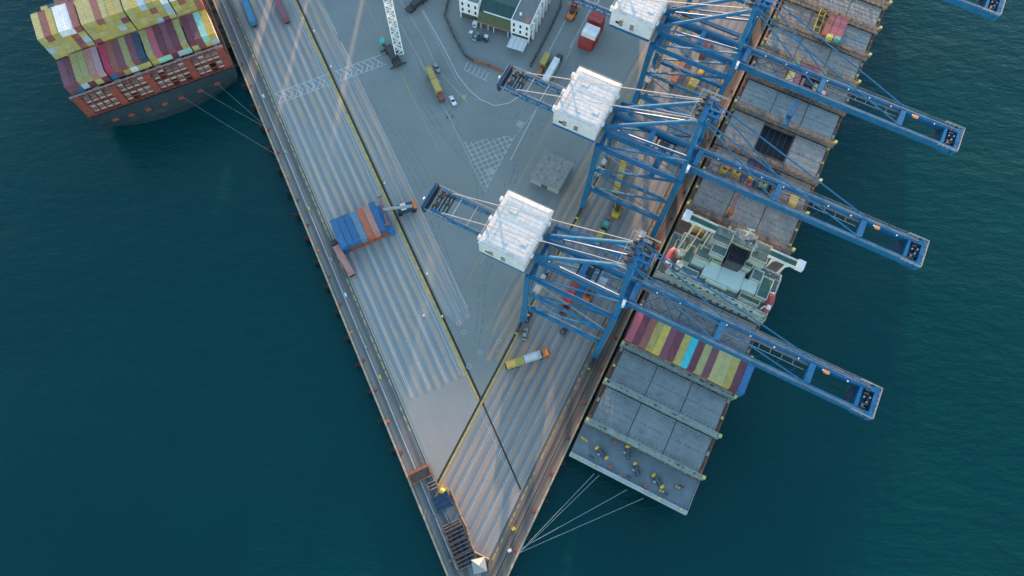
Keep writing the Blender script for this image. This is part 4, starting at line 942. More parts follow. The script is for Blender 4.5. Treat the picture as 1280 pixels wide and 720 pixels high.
    sz = spreader_z; sp = MB(); sp.box(tx-1.1, tx+1.1, -2.2, 2.2, sz, sz+0.7); sp.box(tx-0.9, tx+0.9, -6.0, 6.0, sz-0.6, sz); sp.box(tx-1.2, tx+1.2, -6.1, -5.7, sz-0.7, sz-0.1); sp.box(tx-1.2, tx+1.2, 5.7, 6.1, sz-0.7, sz-0.1)
    spr = sp.build('spreader', BL, c); ro = MB()
    for x in (-0.8, 0.8):
        for y in (-1.8, 1.8): ro.beam((tx+x, y, sz+0.7), (tx+x, y, GZ0-0.3), 0.07)
    ro.build('hoist_rope', 'machine_dark', spr)
    # walk platforms, cabinets, stairs
    MB().box(1.1, 2.6, -9.0, 9.0, 42.0, 42.15).build('platform', 'grating', c) if False else None
    pf = MB(); pf.box(-2.6, -1.05, -8.4, 7.6, 42.3, 42.42); plat = pf.build('platform', 'grating', c)
    r = MB(); rail_run(r, [(-2.55, -8.4, 42.42), (-2.55, 7.6, 42.42)], 1.1, 1.4, 0.1); r.build('guard_rail', 'tie_steel', plat)
    MB().cbox((0.2, -4.8, 43.4), (1.8, 1.8, 2.0)).build('switch_cabin', 'white_paint', c)
    MB().cbox((1.6, -1.0, 42.2), (1.0, 8.5, 1.2)).build('hinge_beam', BL, c)
    st = MB()
    for k in range(8):
        z = 15.6 + k*3.2; yy = 5.0 if k % 2 else 8.2
        st.box(LX+0.9, LX+2.6, 4.6, 8.6, z-0.06, z); st.beam((LX+1.7, 13.2-yy, z), (LX+1.7, yy, z+3.2), 0.7, 0.12)
        for y in (4.7, 8.5): st.beam((LX+2.55, y, z), (LX+2.55, y, z+3.2), 0.1)
    st.build('stair_tower', 'grating', c)
    cb = MB(); cb.cbox((LX+1.2, -2.5, 16.2), (2.2, 3.0, 1.9)); cb.cbox((LX+1.0, 2.2, 15.9), (1.6, 2.0, 1.4)); cb.build('cable_reel_house', 'machine_grey', c)
    MB().tube((LX+1.6, -6.2, 17.5), (LX+2.0, -6.2, 17.5), 1.9, 16).build('cable_reel', 'crane_dark', c)
    return c
crane(36.5, 'blue quay crane whose boom crosses the ship\'s coloured container row', -12.5, 32.0)
crane(86.8, 'blue quay crane whose boom crosses the ship between green bridge and open hold', -9.0, 33.0)
crane(131.4, 'blue quay crane whose boom reaches over the ship forward of the open hold', 25.0, 27.0)
crane(192.6, 'blue quay crane beyond the others with only its boom tip over open water', -10.0, 32.0)
# ================================================================ YARD
WHEEL = MB().tube((0,-0.2,0), (0,0.2,0), 0.5, 12).mesh('wheel'); WHEEL.materials.append(M('rubber'))
def wheel(parent, x, y, z=0.5, s=1.0):
    o = D.objects.new('wheel', WHEEL); COL.objects.link(o); o.parent = parent; o.location = (x, y, z*s); o.scale = (s, 1.2, s)
def ang(p, q): d = px(*q) - px(*p); return math.atan2(d.y, d.x)
def truck(front, tail, cab_m, loads, label, load_labels, group=None, trailer=12.6):
    """terminal tractor with a flat chassis; front/tail are pixels on the ground line"""
    a = ang(tail, front); p = (px(*front)+px(*tail))*0.5
    t = thing('terminal_truck', label, 'truck', (p.x, p.y, 0.03), a, group); h = trailer/2
    c = MB(); c.box(-h-1.0, h+2.6, -0.55, 0.55, 0.75, 1.0); c.box(-h-1.0, h-1.4, -1.15, 1.15, 1.0, 1.25)
    for k in range(7): c.box(-h-0.6+k*2.0, -h-0.3+k*2.0, -1.2, 1.2, 0.98, 1.3)
    c.build('chassis', 'chassis', t)
    cab = MB().loft([[(h-0.2,-1.15,1.0),(h+2.5,-1.15,1.0),(h+2.5,1.15,1.0),(h-0.2,1.15,1.0)], [(h-0.2,-1.15,2.0),(h+2.4,-1.15,2.0),(h+2.4,1.15,2.0),(h-0.2,1.15,2.0)], [(h-0.1,-1.0,3.0),(h+1.8,-1.0,3.0),(h+1.8,1.0,3.0),(h-0.1,1.0,3.0)]]).build('cab', cab_m, t)
    MB().poly([(h+2.43,-1.0,2.05),(h+2.43,1.0,2.05),(h+1.88,0.9,2.9),(h+1.88,-0.9,2.9)]).build('windscreen', 'glass', cab)
    MB().tube((h-0.5,-0.9,1.2), (h-0.5,-0.9,3.1), 0.1, 6).build('exhaust', 'machine_grey', t)
    for x in (h+1.6, h-0.9, -h+2.6, -h+1.2):
        for y in (-1.0, 1.0): wheel(t, x, y)
    pos = -h + 0.0
    for (colr, k), lb in zip(loads, load_labels):
        L = {40: 12.19, 20: 6.06}[k]; x = pos + L/2 - 0.6; pos += L + 0.25
        container(Vector((p.x, p.y, 1.34)) + Vector((math.cos(a)*x, math.sin(a)*x, 0)), a, colr, lb, None, k)
    return t
T = 'terminal truck'
truck((305, -4), (323, 44), 'rust_frame', [('skyblue', 40)], 'truck with rust-red cab pulling the sky blue container', ['sky blue container on a truck on the west lanes'])
truck((343, -6), (364, 38), 'teal_paint', [('wine', 40)], 'truck with green cab pulling the purple-red container', ['purple-red container on a truck on the west lanes'])
truck((553, 127), (535, 88), 'brown' if False else 'red_paint', [('mustard', 20), ('mustard', 20)], 'truck with dark red cab pulling two mustard boxes by the mobile crane', ['mustard box at the tail of the twin-loaded yard truck', 'mustard box behind the cab of the twin-loaded yard truck'])
truck((679, 444), (634, 459), 'orange_paint', [('mustard', 20), ('paleblue', 20)], 'truck with orange cab turning across the lanes near the crane feet', ['mustard box at the tail of the truck turning over the lanes', 'pale blue box behind the orange cab of the turning truck'])
truck((415, 300), (446, 354), 'machine_dark', [('salmon', 40)], 'dark cabbed truck beside the blue container stack', ['salmon pink container on a truck beside the blue stack'])
truck((672, 97), (687, 68), 'brown' if False else 'rust_frame', [('mustard', 20)], 'truck with brown cab carrying one mustard box by the perimeter wall', ['single mustard box on the truck by the perimeter wall'], trailer=7)
truck((697, 78), (681, 106), 'machine_dark', [('white', 40)], 'truck with black cab carrying a white container by the perimeter wall', ['white container on the truck by the perimeter wall'])
truck((783, 190), (763, 262), 'safety_yellow', [('yellow', 20), ('yellow', 20)], 'yellow cabbed truck under the crane abreast of the ship bridge', ['yellow box at the tail of the truck under the crane legs', 'yellow box behind the cab of the truck under the crane legs'])
truck((759, 279), (740, 315), 'teal_paint', [('mustard', 20)], 'truck with teal cab carrying a mustard box under the crane stays', ['mustard box on the teal-cabbed truck'], trailer=8)
truck((706, 386), (722, 352), 'red_paint', [('red', 40)], 'truck with red cab loaded with red container under the crane', ['red container on the red-cabbed truck under the crane'])
truck((856, 76), (837, 112), 'machine_dark', [('orange', 40)], 'dark cabbed truck with orange container under the crane forward of the open hold', ['orange container on the truck under the crane forward of the open hold'])
truck((876, 92), (862, 118), 'safety_yellow', [('mustard', 20)], 'yellow cabbed truck on the lane along the seaside crane rail', ['mustard box on the truck along the seaside crane rail'], trailer=8)
for (x, y, c, k, l) in ((801, 297, 'white', 20, 'white container set down beside the seaside crane rail'), (866, 100, 'yellow', 20, 'yellow box set down on the east lanes'), (848, 76, 'mustard', 20, 'mustard box set down behind the crane leg'), (885, 55, 'rust', 40, 'rust red container on the farthest east lanes'), (860, 40, 'olive', 20, 'olive box under the crane stays')):
    p = px(x, y, 2.6); container((p.x, p.y, 0.03), A_R, c, l, None, k)

# orange straddle / forklift machines
def forklift(front, tail, m, label):
    a = ang(tail, front); p = (px(*front)+px(*tail))*0.5; t = thing('container_handler', label, 'forklift', (p.x, p.y, 0.03), a)
    MB().box(-3.2, 1.8, -1.5, 1.5, 0.8, 2.0).box(-3.4, -2.0, -1.4, 1.4, 1.9, 2.6).build('body', m, t)
    MB().box(-0.8, 1.0, -0.9, 0.9, 2.0, 3.6).build('cab', 'machine_dark', t)
    mm = MB()
    for y in (-0.9, 0.9): mm.beam((2.3, y, 0.4), (2.3, y, 7.5), 0.35, 0.35)
    for z in (2, 4.5, 7.3): mm.beam((2.3, -0.9, z), (2.3, 0.9, z), 0.25)
    mm.build('mast', 'machine_dark', t); MB().beam((2.9, -3.0, 3.0), (2.9, 3.0, 3.0), 0.5, 0.5).build('lifting_beam', m, t)
    for x in (-2.2, 1.5):
        for y in (-1.6, 1.6): wheel(t, x, y, 0.5, 1.5)
forklift((739, 361), (731, 378), 'orange_paint', 'orange container handler beside the red-cabbed truck')
forklift((718, 12), (711, 27), 'orange_paint', 'orange container handler at the perimeter wall with raised mast')
forklift((773, 258), (768, 272), 'safety_yellow', 'yellow container handler behind the yellow truck under the crane')
p = px(718, 6, 3); container((p.x, p.y, 0.03), A_R+0.2, 'rust', 'rust red box in front of the orange container handler', None, 20)

# reach stacker next to the west stack
def reach_stacker():
    p = px(506, 263); a = ang((517, 259), (484, 268)); t = thing('reach_stacker', 'navy and white reach stacker with boom out beside the blue container stack', 'reach stacker', (p.x, p.y, 0.03), a)
    b = MB(); b.box(-4.4, 2.6, -1.7, 1.7, 0.9, 2.3); b.build('body', 'machine_blue', t)
    MB().box(-4.8, -3.4, -1.6, 1.6, 1.0, 3.0).build('counterweight', 'orange_paint', t)
    MB().box(-0.8, 1.2, -1.0, 1.0, 2.3, 3.9).build('cab', 'white_paint', t); MB().box(-0.7, 1.25, -0.85, 0.85, 2.9, 3.7).build('windscreen', 'glass', t)
    bo = MB(); bo.beam((-3.0, 0.95, 3.6), (5.2, 0.95, 6.2), 0.9, 0.9); bo.beam((5.0, 0.95, 6.15), (7.4, 0.95, 6.8), 0.7, 0.7); bo.build('boom', 'machine_grey', t)
    MB().beam((0.4, -0.4, 2.4), (3.5, 0.8, 5.4), 0.3).build('lift_cylinder', 'machine_grey', t)
    s = MB(); s.beam((7.4, -5.2, 5.6), (7.4, 6.4, 5.6), 0.6, 0.5); s.beam((7.4, 0.95, 5.7), (7.4, 0.95, 6.8), 0.7); s.beam((6.4, -5.2, 5.5), (8.4, -5.2, 5.5), 0.5); s.beam((6.4, 6.4, 5.5), (8.4, 6.4, 5.5), 0.5); s.build('spreader', 'rust_frame', t)
    for x in (-3.2, 2.0):
        for y in (-1.8, 1.8): wheel(t, x, y, 0.5, 1.7)
reach_stacker()
# west stack
u0 = (-22.7-9.7)/2; stk = [('blue', 2), ('blue', 2), ('blue', 2), ('steelblue', 2), ('orange', 2), ('salmon', 2), ('blue', 2), ('blue', 1)]
for i, (c, n) in enumerate(stk):
    for t in range(n):
        cc = c if t == n-1 else ('rust' if i > 0 else 'blue')
        container(PL(u0 + (-0.6 if i in (6,) else 0.4 if i > 6 else 0), 10.6+i*2.52, 0.03+t*2.62), RZ_L, cc, f'{COLNAME[cc]} container {"on top" if t == n-1 else "at the bottom"} of the west quay stack, {["at its water end", "second from its water end", "third from its water end", "beside the orange one", "beside the steel blue one", "beside the orange one", "beside the salmon one", "next to the reach stacker"][i]}', 'containers stacked on the west quay')
# red and white stack
for (x, y, c, n) in ((746, 21, 'red', 3), (739, 37, 'white', 3), (735, 46, 'red', 2)):
    p = px(x, y, 2.6*n)
    for t in range(n):
        cc = c if t == n-1 else 'red'
        for s in (-1.25, 1.25):
            q = Vector((p.x, p.y, 0.03+t*2.62)) + UR*s
            container(q, RZ_R, cc, f'{COLNAME[cc]} box {"on top" if t == n-1 else "lower down"} in the red and white stack by the crane house', 'red and white stack', 20) if not (n == 2 and s > 0) else None
# low flat-roofed block
def block():
    cs = [px(679, 190, 4), px(714, 200, 4), px(703, 236, 4), px(664, 224, 4)]; c = sum(cs, Vector())/4
    t = thing('equipment_shelter', 'low square block with speckled grey flat roof on the yard', 'shed', (c.x, c.y, 0.02), RZ_R)
    w = 5.9; l = 6.4
    MB().box(-w, w, -l, l, 0, 3.7).build('wall', 'concrete', t)
    r = MB().box(-w-0.25, w+0.25, -l-0.25, l+0.25, 3.7, 4.0).build('roof', 'roof_speckle', t)
    for (x, y) in ((-3, 3.5), (2.0, 4.2), (-3.6, -2.0), (0.5, 0.6), (3.6, -3.0), (-0.5, -4.2), (2.6, 0.8)): MB().cbox((x, y, 4.08), (0.4, 0.4, 0.16)).build('roof_vent', 'wall_dark', r)
    MB().box(-1.2, 1.2, -l-0.06, -l, 0, 2.6).build('door', 'wall_dark', t)
block()

# mobile crane with white lattice boom
def mobile_crane():
    p = px(492, 72); t = thing('mobile_crane', 'dark mobile crane with tall white lattice boom on the yard', 'crane', (p.x, p.y, 0.03), 0)
    a = ang((478, 58), (497, 90)); ca, sa = math.cos(a), math.sin(a)
    car = MB(); car.beam((-5.5*ca, -5.5*sa, 1.2), (5.5*ca, 5.5*sa, 1.2), 3.0, 1.1); car.beam((-3*ca, -3*sa, 2.4), (2.5*ca, 2.5*sa, 2.4), 2.8, 1.6); car.build('carrier', 'machine_dark', t)
    for s in (-1, 1):
        for k in (-4.3, -2.6, 2.6, 4.3): wheel(t, k*ca - s*1.5*sa, k*sa + s*1.5*ca, 0.5, 1.1)
        for k in (-4.8, 4.8): MB().beam((k*ca-s*1.0*sa, k*sa+s*1.0*ca, 0.7), (k*ca-s*3.6*sa, k*sa+s*3.6*ca, 0.3), 0.4).build('outrigger', 'machine_dark', t)
    MB().box(-6.0*1+0.2, -3.8, 4.6, 6.8, 1.4, 3.6).build('cab', 'teal_paint', t)
    MB().beam((-4.6, 5.0, 2.2), (-1.0, 1.0, 2.2), 1.2, 0.8).build('cab_arm', 'machine_dark', t)
    foot = px(499, 66, 2.5) - t.location; top = px(486, 6, 24.0) - t.location; d = (top-foot).normalized(); end = foot + d*62
    L = (end-foot).length; sx = d.cross(Vector((0,0,1))).normalized()*1.6; up = sx.cross(d).normalized()*1.2
    b = MB(); n = 26
    ch = [(i, j) for i in (-1, 1) for j in (-1, 1)]
    def P(k, i, j): w = 1.0 if k < n else 0.9; return foot + d*(L*k/n) + sx*(i*w) + up*(j*w)
    for i, j in ch: b.beam(P(0,i,j), P(n,i,j), 0.3)
    for k in range(n):
        for (i, j), (i2, j2) in (((-1,-1),(1,-1)), ((1,-1),(1,1)), ((1,1),(-1,1)), ((-1,1),(-1,-1))):
            e = (i, j, i2, j2) if k % 2 else (i2, j2, i, j); b.beam(P(k, e[0], e[1]), P(k+1, e[2], e[3]), 0.2); b.beam(P(k, i, j), P(k, i2, j2), 0.16)
    b.build('lattice_boom', 'white_paint', t)
    MB().beam((0, 0.5, 3), foot+Vector((0,0,0.2)), 1.6, 1.0).build('boom_seat', 'machine_dark', t)
mobile_crane()
p = px(522, 6); t = thing('yard_crane_carrier', 'dark mobile crane carrier parked at the top of the yard', 'truck', (p.x, p.y, 0.03), ang((510, 12), (530, -4)))
MB().box(-6, 5, -1.4, 1.4, 0.7, 1.6).box(-3, 2.5, -1.3, 1.3, 1.6, 2.6).build('body', 'machine_dark', t); MB().box(5, 7, -1.2, 1.2, 0.8, 2.6).build('cab', 'machine_grey', t)
for x in (-4.5, -2.8, 2.0, 4.6):
    for y in (-1.3, 1.3): wheel(t, x, y)

# ---------------------------------------------------------------- office building
def office():
    A = rad(-18.5); c0 = px(662, 48, 3.2); ux = Vector((math.cos(A), math.sin(A), 0)); uy = Vector((-math.sin(A), math.cos(A), 0))
    t = thing('office_building', 'white two-wing office building with dark green glazed centre inside the wall', 'building', (c0.x, c0.y, 0.02), A)
    def loc(x, y, z):
        p = px(x, y, z) - c0; return p.dot(ux), p.dot(uy)
    Zr = 10.0
    wl = loc(638, 41, 3.2)[0]                       # left edge of the east wing front
    def wing(x0, x1, y0, y1, nm, cols, side):
        w = MB().box(x0, x1, y0, y1, 3.2, Zr).build('wing', 'bldg_white', t)
        MB().box(x0+0.4, x1-0.4, y0+0.6, y1-0.4, 0, 3.2).build('ground_floor', 'wall_dark', t)
        r = MB().box(x0+0.3, x1-0.3, y0+0.3, y1-0.3, Zr, Zr+0.05).build('roof', 'bldg_roof', w)
        pa = MB()
        for a in ((x0, x1, y0, y0+0.3), (x0, x1, y1-0.3, y1), (x0, x0+0.3, y0+0.3, y1-0.3), (x1-0.3, x1, y0+0.3, y1-0.3)): pa.box(*a, Zr-0.01, Zr+0.55)
        pa.build('parapet', 'bldg_white', w)
        for z in (4.3, 7.4):
            for k in range(cols):
                x = x0 + (x1-x0)*(k+0.5)/cols
                f = MB().box(x-0.55, x+0.55, y0-0.04, y0+0.02, z-0.1, z+1.8).build('window', 'bldg_white', w)
                MB().box(x-0.42, x+0.42, y0-0.08, y0-0.03, z, z+1.7).build('pane', 'glass', f)
            if side:
                for k in range(7):
                    y = y0+1.8+k*3.1
                    f = MB().box(x1-0.02, x1+0.04, y-0.6, y+0.6, z-0.1, z+1.8).build('window', 'bldg_white', w)
                    MB().box(x1+0.03, x1+0.08, y-0.45, y+0.45, z, z+1.7).build('pane', 'glass', f)
        pt = MB()
        for x in (x0+0.4, x1-0.4): pt.box(x-0.25, x+0.25, y0+0.02, y0+0.5, 0, 3.2)
        pt.build('pier', 'bldg_white', w)
        return w, r
    w, r = wing(wl, 0, 0, 26, 'e', 3, True)
    for k in range(6): MB().box(0.0, 0.9, 2.4+k*4, 3.4+k*4, 0, Zr-0.8).build('buttress', 'bldg_white', w)
    MB().cbox((-2.0, 2.6, Zr+0.12), (2.2, 3.2, 0.14)).build('roof_patch', 'terracotta', r)
    MB().tube((-5.6, 4.0, Zr), (-5.6, 4.0, Zr+1.1), 0.5, 12).build('roof_tank', 'white_paint', r)
    xl0, yl0 = loc(575, 14, 3.2); xl1, _ = loc(599, 21, 3.2)
    wing(xl0, xl1, yl0-0.2, 26, 'w', 3, False)
    # glazed centre: sloping dark-green curtain wall above an olive lower canopy
    ym = yl0+1.5
    c = MB(); c.poly([(xl1, ym+3.0, Zr), (wl, ym+3.0, Zr), (wl, ym-1.0, 6.8), (xl1, ym-1.0, 6.8)]); c.poly([(xl1, ym+3, Zr), (wl, ym+3, Zr), (wl, 26, Zr), (xl1, 26, Zr)][::-1]); atr = c.build('glazed_roof', 'atrium_green', t)
    o = MB(); o.poly([(xl1, ym-1.1, 6.6), (wl, ym-1.1, 6.6), (wl, ym-3.6, 3.4), (xl1, ym-3.6, 3.4)]); o.build('planted_slope', 'atrium_olive', t)
    MB().box(xl1, wl, ym-1.2, 26, 0, 3.3).build('lobby', 'wall_dark', t)
    MB().beam((xl1+2, ym-1.2, 7.1), (wl-0.2, ym-1.2, 7.1), 0.35, 0.4).build('front_beam', 'bldg_white', atr)
    gl = MB()
    for k in range(1, 8): x = xl1+(wl-xl1)*k/8; gl.beam((x, ym-1.0, 6.86), (x, ym+3.0, Zr+0.06), 0.1)
    gl.build('glazing_bar', 'crane_dark', atr)
    for x in (xl1+1.8, xl1+5.0, (xl1+wl)/2, wl-1.2): MB().tube((x, ym-3.9, 0), (x, ym-3.9, 3.5), 0.16, 8).build('column', 'bldg_white', t)
    MB().box(xl1+0.5, wl-0.5, ym-4.2, ym-3.55, 3.3, 3.5).build('eaves', 'terracotta', t)
    # entrance canopy
    e = thing('entrance_canopy', 'pale glass canopy on posts in front of the office east wing', 'canopy', (c0.x, c0.y, 0.02), A)
    MB().loft([[(wl+0.9,-7.2,2.9),(-0.2,-7.2,2.9),(-0.2,-1.0,3.0),(wl+0.9,-1.0,3.0)], [(wl+0.9,-7.2,3.05),(-0.2,-7.2,3.05),(-0.2,-1.0,3.2),(wl+0.9,-1.0,3.2)]]).build('roof', 'canopy', e)
    for x in (wl+1.2, -0.6):
        for y in (-6.8, -1.6): MB().tube((x, y, 0), (x, y, 2.9), 0.09, 8).build('post', 'machine_grey', e)
    b = MB()
    for k in range(4): b.beam((wl+1.2+k*2.0, -7.1, 3.12), (wl+1.2+k*2.0, -1.1, 3.26), 0.1)
    b.build('rafter', 'machine_grey', e)
office()
def wall_run(pts, label, h=1.3, red=0):
    P = [px(x, y, 0) for x, y in pts]; t = thing('perimeter_wall', label, 'wall', (P[0].x, P[0].y, 0.02), 0); o = P[0]
    for i, (a, b) in enumerate(zip(P[:-1], P[1:])):
        MB().beam(a-o+Vector((0,0,h/2)), b-o+Vector((0,0,h/2)), 0.5, h).build('wall_section', 'wall_dark' if i >= red else 'rust_frame', t)
        n = int((b-a).length/4)
        for k in range(n): q = a.lerp(b, k/max(1, n))-o; MB().box(q.x-0.35, q.x+0.35, q.y-0.35, q.y+0.35, 0, h+0.3).build('pier', 'wall_dark', t)
wall_run([(563, -10), (556, 20), (568, 47), (581, 70), (590, 76)], 'dark low boundary wall on the mobile crane side of the office')
wall_run([(591, 76.5), (612, 83), (632, 91)], 'reddish low boundary wall in front of the office parking bays', 1.0, 2)
wall_run([(663, 83), (682, 48), (700, 10), (703, -12)], 'dark low boundary wall between the office and the truck lanes')
for (x, y) in ((594, 33), (608, 50), (589, 45)):
    p = px(x, y, 0); t = thing('guard_booth', {594: 'small white booth in front of the office west wing', 608: 'small grey kiosk before the glazed office centre', 589: 'pale cabinet left of the office forecourt'}[x], 'booth', (p.x, p.y, 0.02), rad(-18))
    s = 0.8 if x == 594 else 0.6
    MB().box(-s, s, -s, s, 0, 2.3).build('body', 'bldg_white' if x == 594 else 'machine_grey', t); MB().box(-s-0.15, s+0.15, -s-0.15, s+0.15, 2.3, 2.45).build('roof', 'canopy', t); MB().box(-s*0.6, s*0.6, -s-0.04, -s, 1.1, 1.9).build('window', 'glass', t)

# parked cars
def car(x, y, a, m, label):
    p = px(x, y, 0); t = thing('parked_car', label, 'car', (p.x, p.y, 0.03), a)
    MB().loft([[(-2.2,-0.85,0.35),(2.2,-0.85,0.35),(2.2,0.85,0.35),(-2.2,0.85,0.35)], [(-2.25,-0.9,0.8),(2.2,-0.9,0.75),(2.2,0.9,0.75),(-2.25,0.9,0.8)], [(-2.0,-0.8,0.98),(1.1,-0.8,0.98),(1.1,0.8,0.98),(-2.0,0.8,0.98)]]).build('body', m, t)
    MB().loft([[(-1.8,-0.76,0.96),(0.9,-0.76,0.96),(0.9,0.76,0.96),(-1.8,0.76,0.96)], [(-1.3,-0.62,1.45),(0.2,-0.62,1.45),(0.2,0.62,1.45),(-1.3,0.62,1.45)]]).build('cabin', 'glass', t)
    MB().box(-1.25, 0.15, -0.6, 0.6, 1.45, 1.5).build('roof', m, t)
    for xx in (-1.4, 1.4):
        for yy in (-0.8, 0.8): wheel(t, xx, yy, 0.5, 0.64)
car(546, 86, A_L, 'machine_grey', 'grey car beside the twin-loaded yard truck')
car(566, 127, A_L, 'white_paint', 'white car stopped on the yard lane lines')
car(660, 397+0, A_R, 'machine_dark', 'dark pickup parked beside the landside crane foot')
car(604, 50, rad(-15), 'machine_blue', 'navy car on the forecourt under the glazed centre')
car(595, 47, rad(70), 'machine_grey', 'grey car on the office forecourt')
car(656, 418, A_R+0.3, 'machine_grey', 'grey car on the lanes below the landside crane foot')
car(706, 412, A_R-0.2, 'machine_dark', 'black car under the crane side beam')

# ---------------------------------------------------------------- quay furniture
BOL = MB().tube((0,0,0), (0,0,0.5), 0.2, 10).tube((0,0,0.5), (0,0,0.7), 0.34, 10, 0.3).box(-0.55, 0.55, -0.55, 0.55, -0.02, 0.06).mesh('bollard'); BOL.materials.append(M('red_paint'))
def bollard(p, rz, label, group, m='red_paint'):
    o = D.objects.new('bollard', BOL); COL.objects.link(o); o.location = (p.x, p.y, 0.03); o.rotation_euler = (0,0,rz); o.material_slots[0].link = 'OBJECT'; o.material_slots[0].material = M(m); tag(o, label, 'bollard', group)
for k in range(17): bollard(PL(-118+k*11.4, 1.3), A_L, 'red iron bollard on the west quay edge', 'bollards on the west quay', 'orange_paint' if k % 3 == 0 else 'red_paint')
for k in range(16): bollard(PR(-1.5, -42+k*13.0), A_R, 'red iron bollard on the east quay edge', 'bollards on the east quay')
FEN = MB().tube((0,0,-2.2), (0,0,-0.4), 0.75, 12).box(-0.9, 0.9, -1.1, -0.75, -2.6, -0.2).mesh('fender'); FEN.materials.append(M('rubber'))
for k in range(18):
    o = D.objects.new('fender', FEN); COL.objects.link(o); p = PL(-118+k*10.6, -0.75); o.location = p; o.rotation_euler = (0,0,A_L); tag(o, 'black rubber fender on the west quay wall', 'fender', 'fenders on the west quay')
for k in range(6):
    o = D.objects.new('fender', FEN); COL.objects.link(o); p = PR(0.75, -50+k*13.0); o.location = p; o.rotation_euler = (0,0,A_R+math.pi); tag(o, 'black rubber fender on the east quay wall', 'fender', 'fenders on the east quay')
for k, (u, v) in enumerate(((-60, 4.2), (-33, 4.0), (5, 4.3), (26, 3.9), (38, 4.4), (-88, 4.3), (-10, 4.5))):
    o = MB().cbox((0,0,0.35), (1.3, 0.7, 0.7)).cbox((0,0,0.76), (1.0, 0.5, 0.1)).build('shore_power_box', 'paleblue' if False else ('machine_grey', 'safety_yellow', 'canopy')[k % 3]); p = PL(u, v, 0.03); o.location = p; o.rotation_euler = (0,0,A_L)
    tag(o, {'machine_grey': 'grey', 'safety_yellow': 'yellow', 'canopy': 'pale'}[('machine_grey', 'safety_yellow', 'canopy')[k % 3]] + ' service box on the west apron strip', 'service box', 'service boxes on the west apron')
for (x, y) in ((393, 40), (414, 84), (478, 225), (481, 230), (530, 395), (553, 396), (534, 343)):
    p = px(x, y, 0); o = MB().box(-0.22, 0.22, -0.22, 0.22, 0, 0.9).box(-0.28, 0.28, -0.28, 0.28, 0.9, 1.0).build('marker_post', 'white_paint' if x != 478 else 'safety_yellow'); o.location = (p.x, p.y, 0.04); o.rotation_euler = (0,0,A_L)
    tag(o, 'white marker post beside the west cable trench' if x != 478 else 'yellow marker post beside the west cable trench', 'post', 'marker posts along the west trench')

# mooring ropes
def rope(a, b, sag, r, label, group, m='rope'):
    a = Vector(a); b = Vector(b); bb = MB(); n = 14; pts = []
    for k in range(n+1):
        t = k/n; p = a.lerp(b, t); p.z -= sag*4*t*(1-t); pts.append(p)
    rings = []
    for i, p in enumerate(pts):
        d = (pts[min(i+1, n)]-pts[max(i-1, 0)]).normalized(); s = d.cross(Vector((0,0,1))).normalized(); u = s.cross(d)
        rings.append([p + s*(r*math.cos(q)) + u*(r*math.sin(q)) for q in [i_*math.pi/3 for i_ in range(6)]])
    o = bb.loft([[q-a for q in rg] for rg in rings]).build('mooring_rope', m); o.location = a; tag(o, label, 'rope', group)
qe = px(648, 690, 0.8)
for k, (x, y) in enumerate(((743, 592), (749, 594), (784, 612), (804, 623))):
    rope(qe + Vector((random.uniform(-0.5, 0.5), random.uniform(-0.6, 0.6), 0)), px(x, y, 8.0), 0.4, 0.085, 'thin mooring rope from the pier tip to the stern of the unloaded ship', 'stern ropes of the unloaded ship', 'rope_blue')
for k, (qx, qy, v, dz) in enumerate(((333, 158, -10, 4.0), (334, 160, -17, 4.0), (351, 197, -24.5, 4.0))):
    a = px(qx, qy, 0.8); rope(a, PL(SU-0.2, v, dz), 0.6, 0.055, 'pale mooring rope from the west quay to the stern of the laden ship', 'stern ropes of the laden ship')

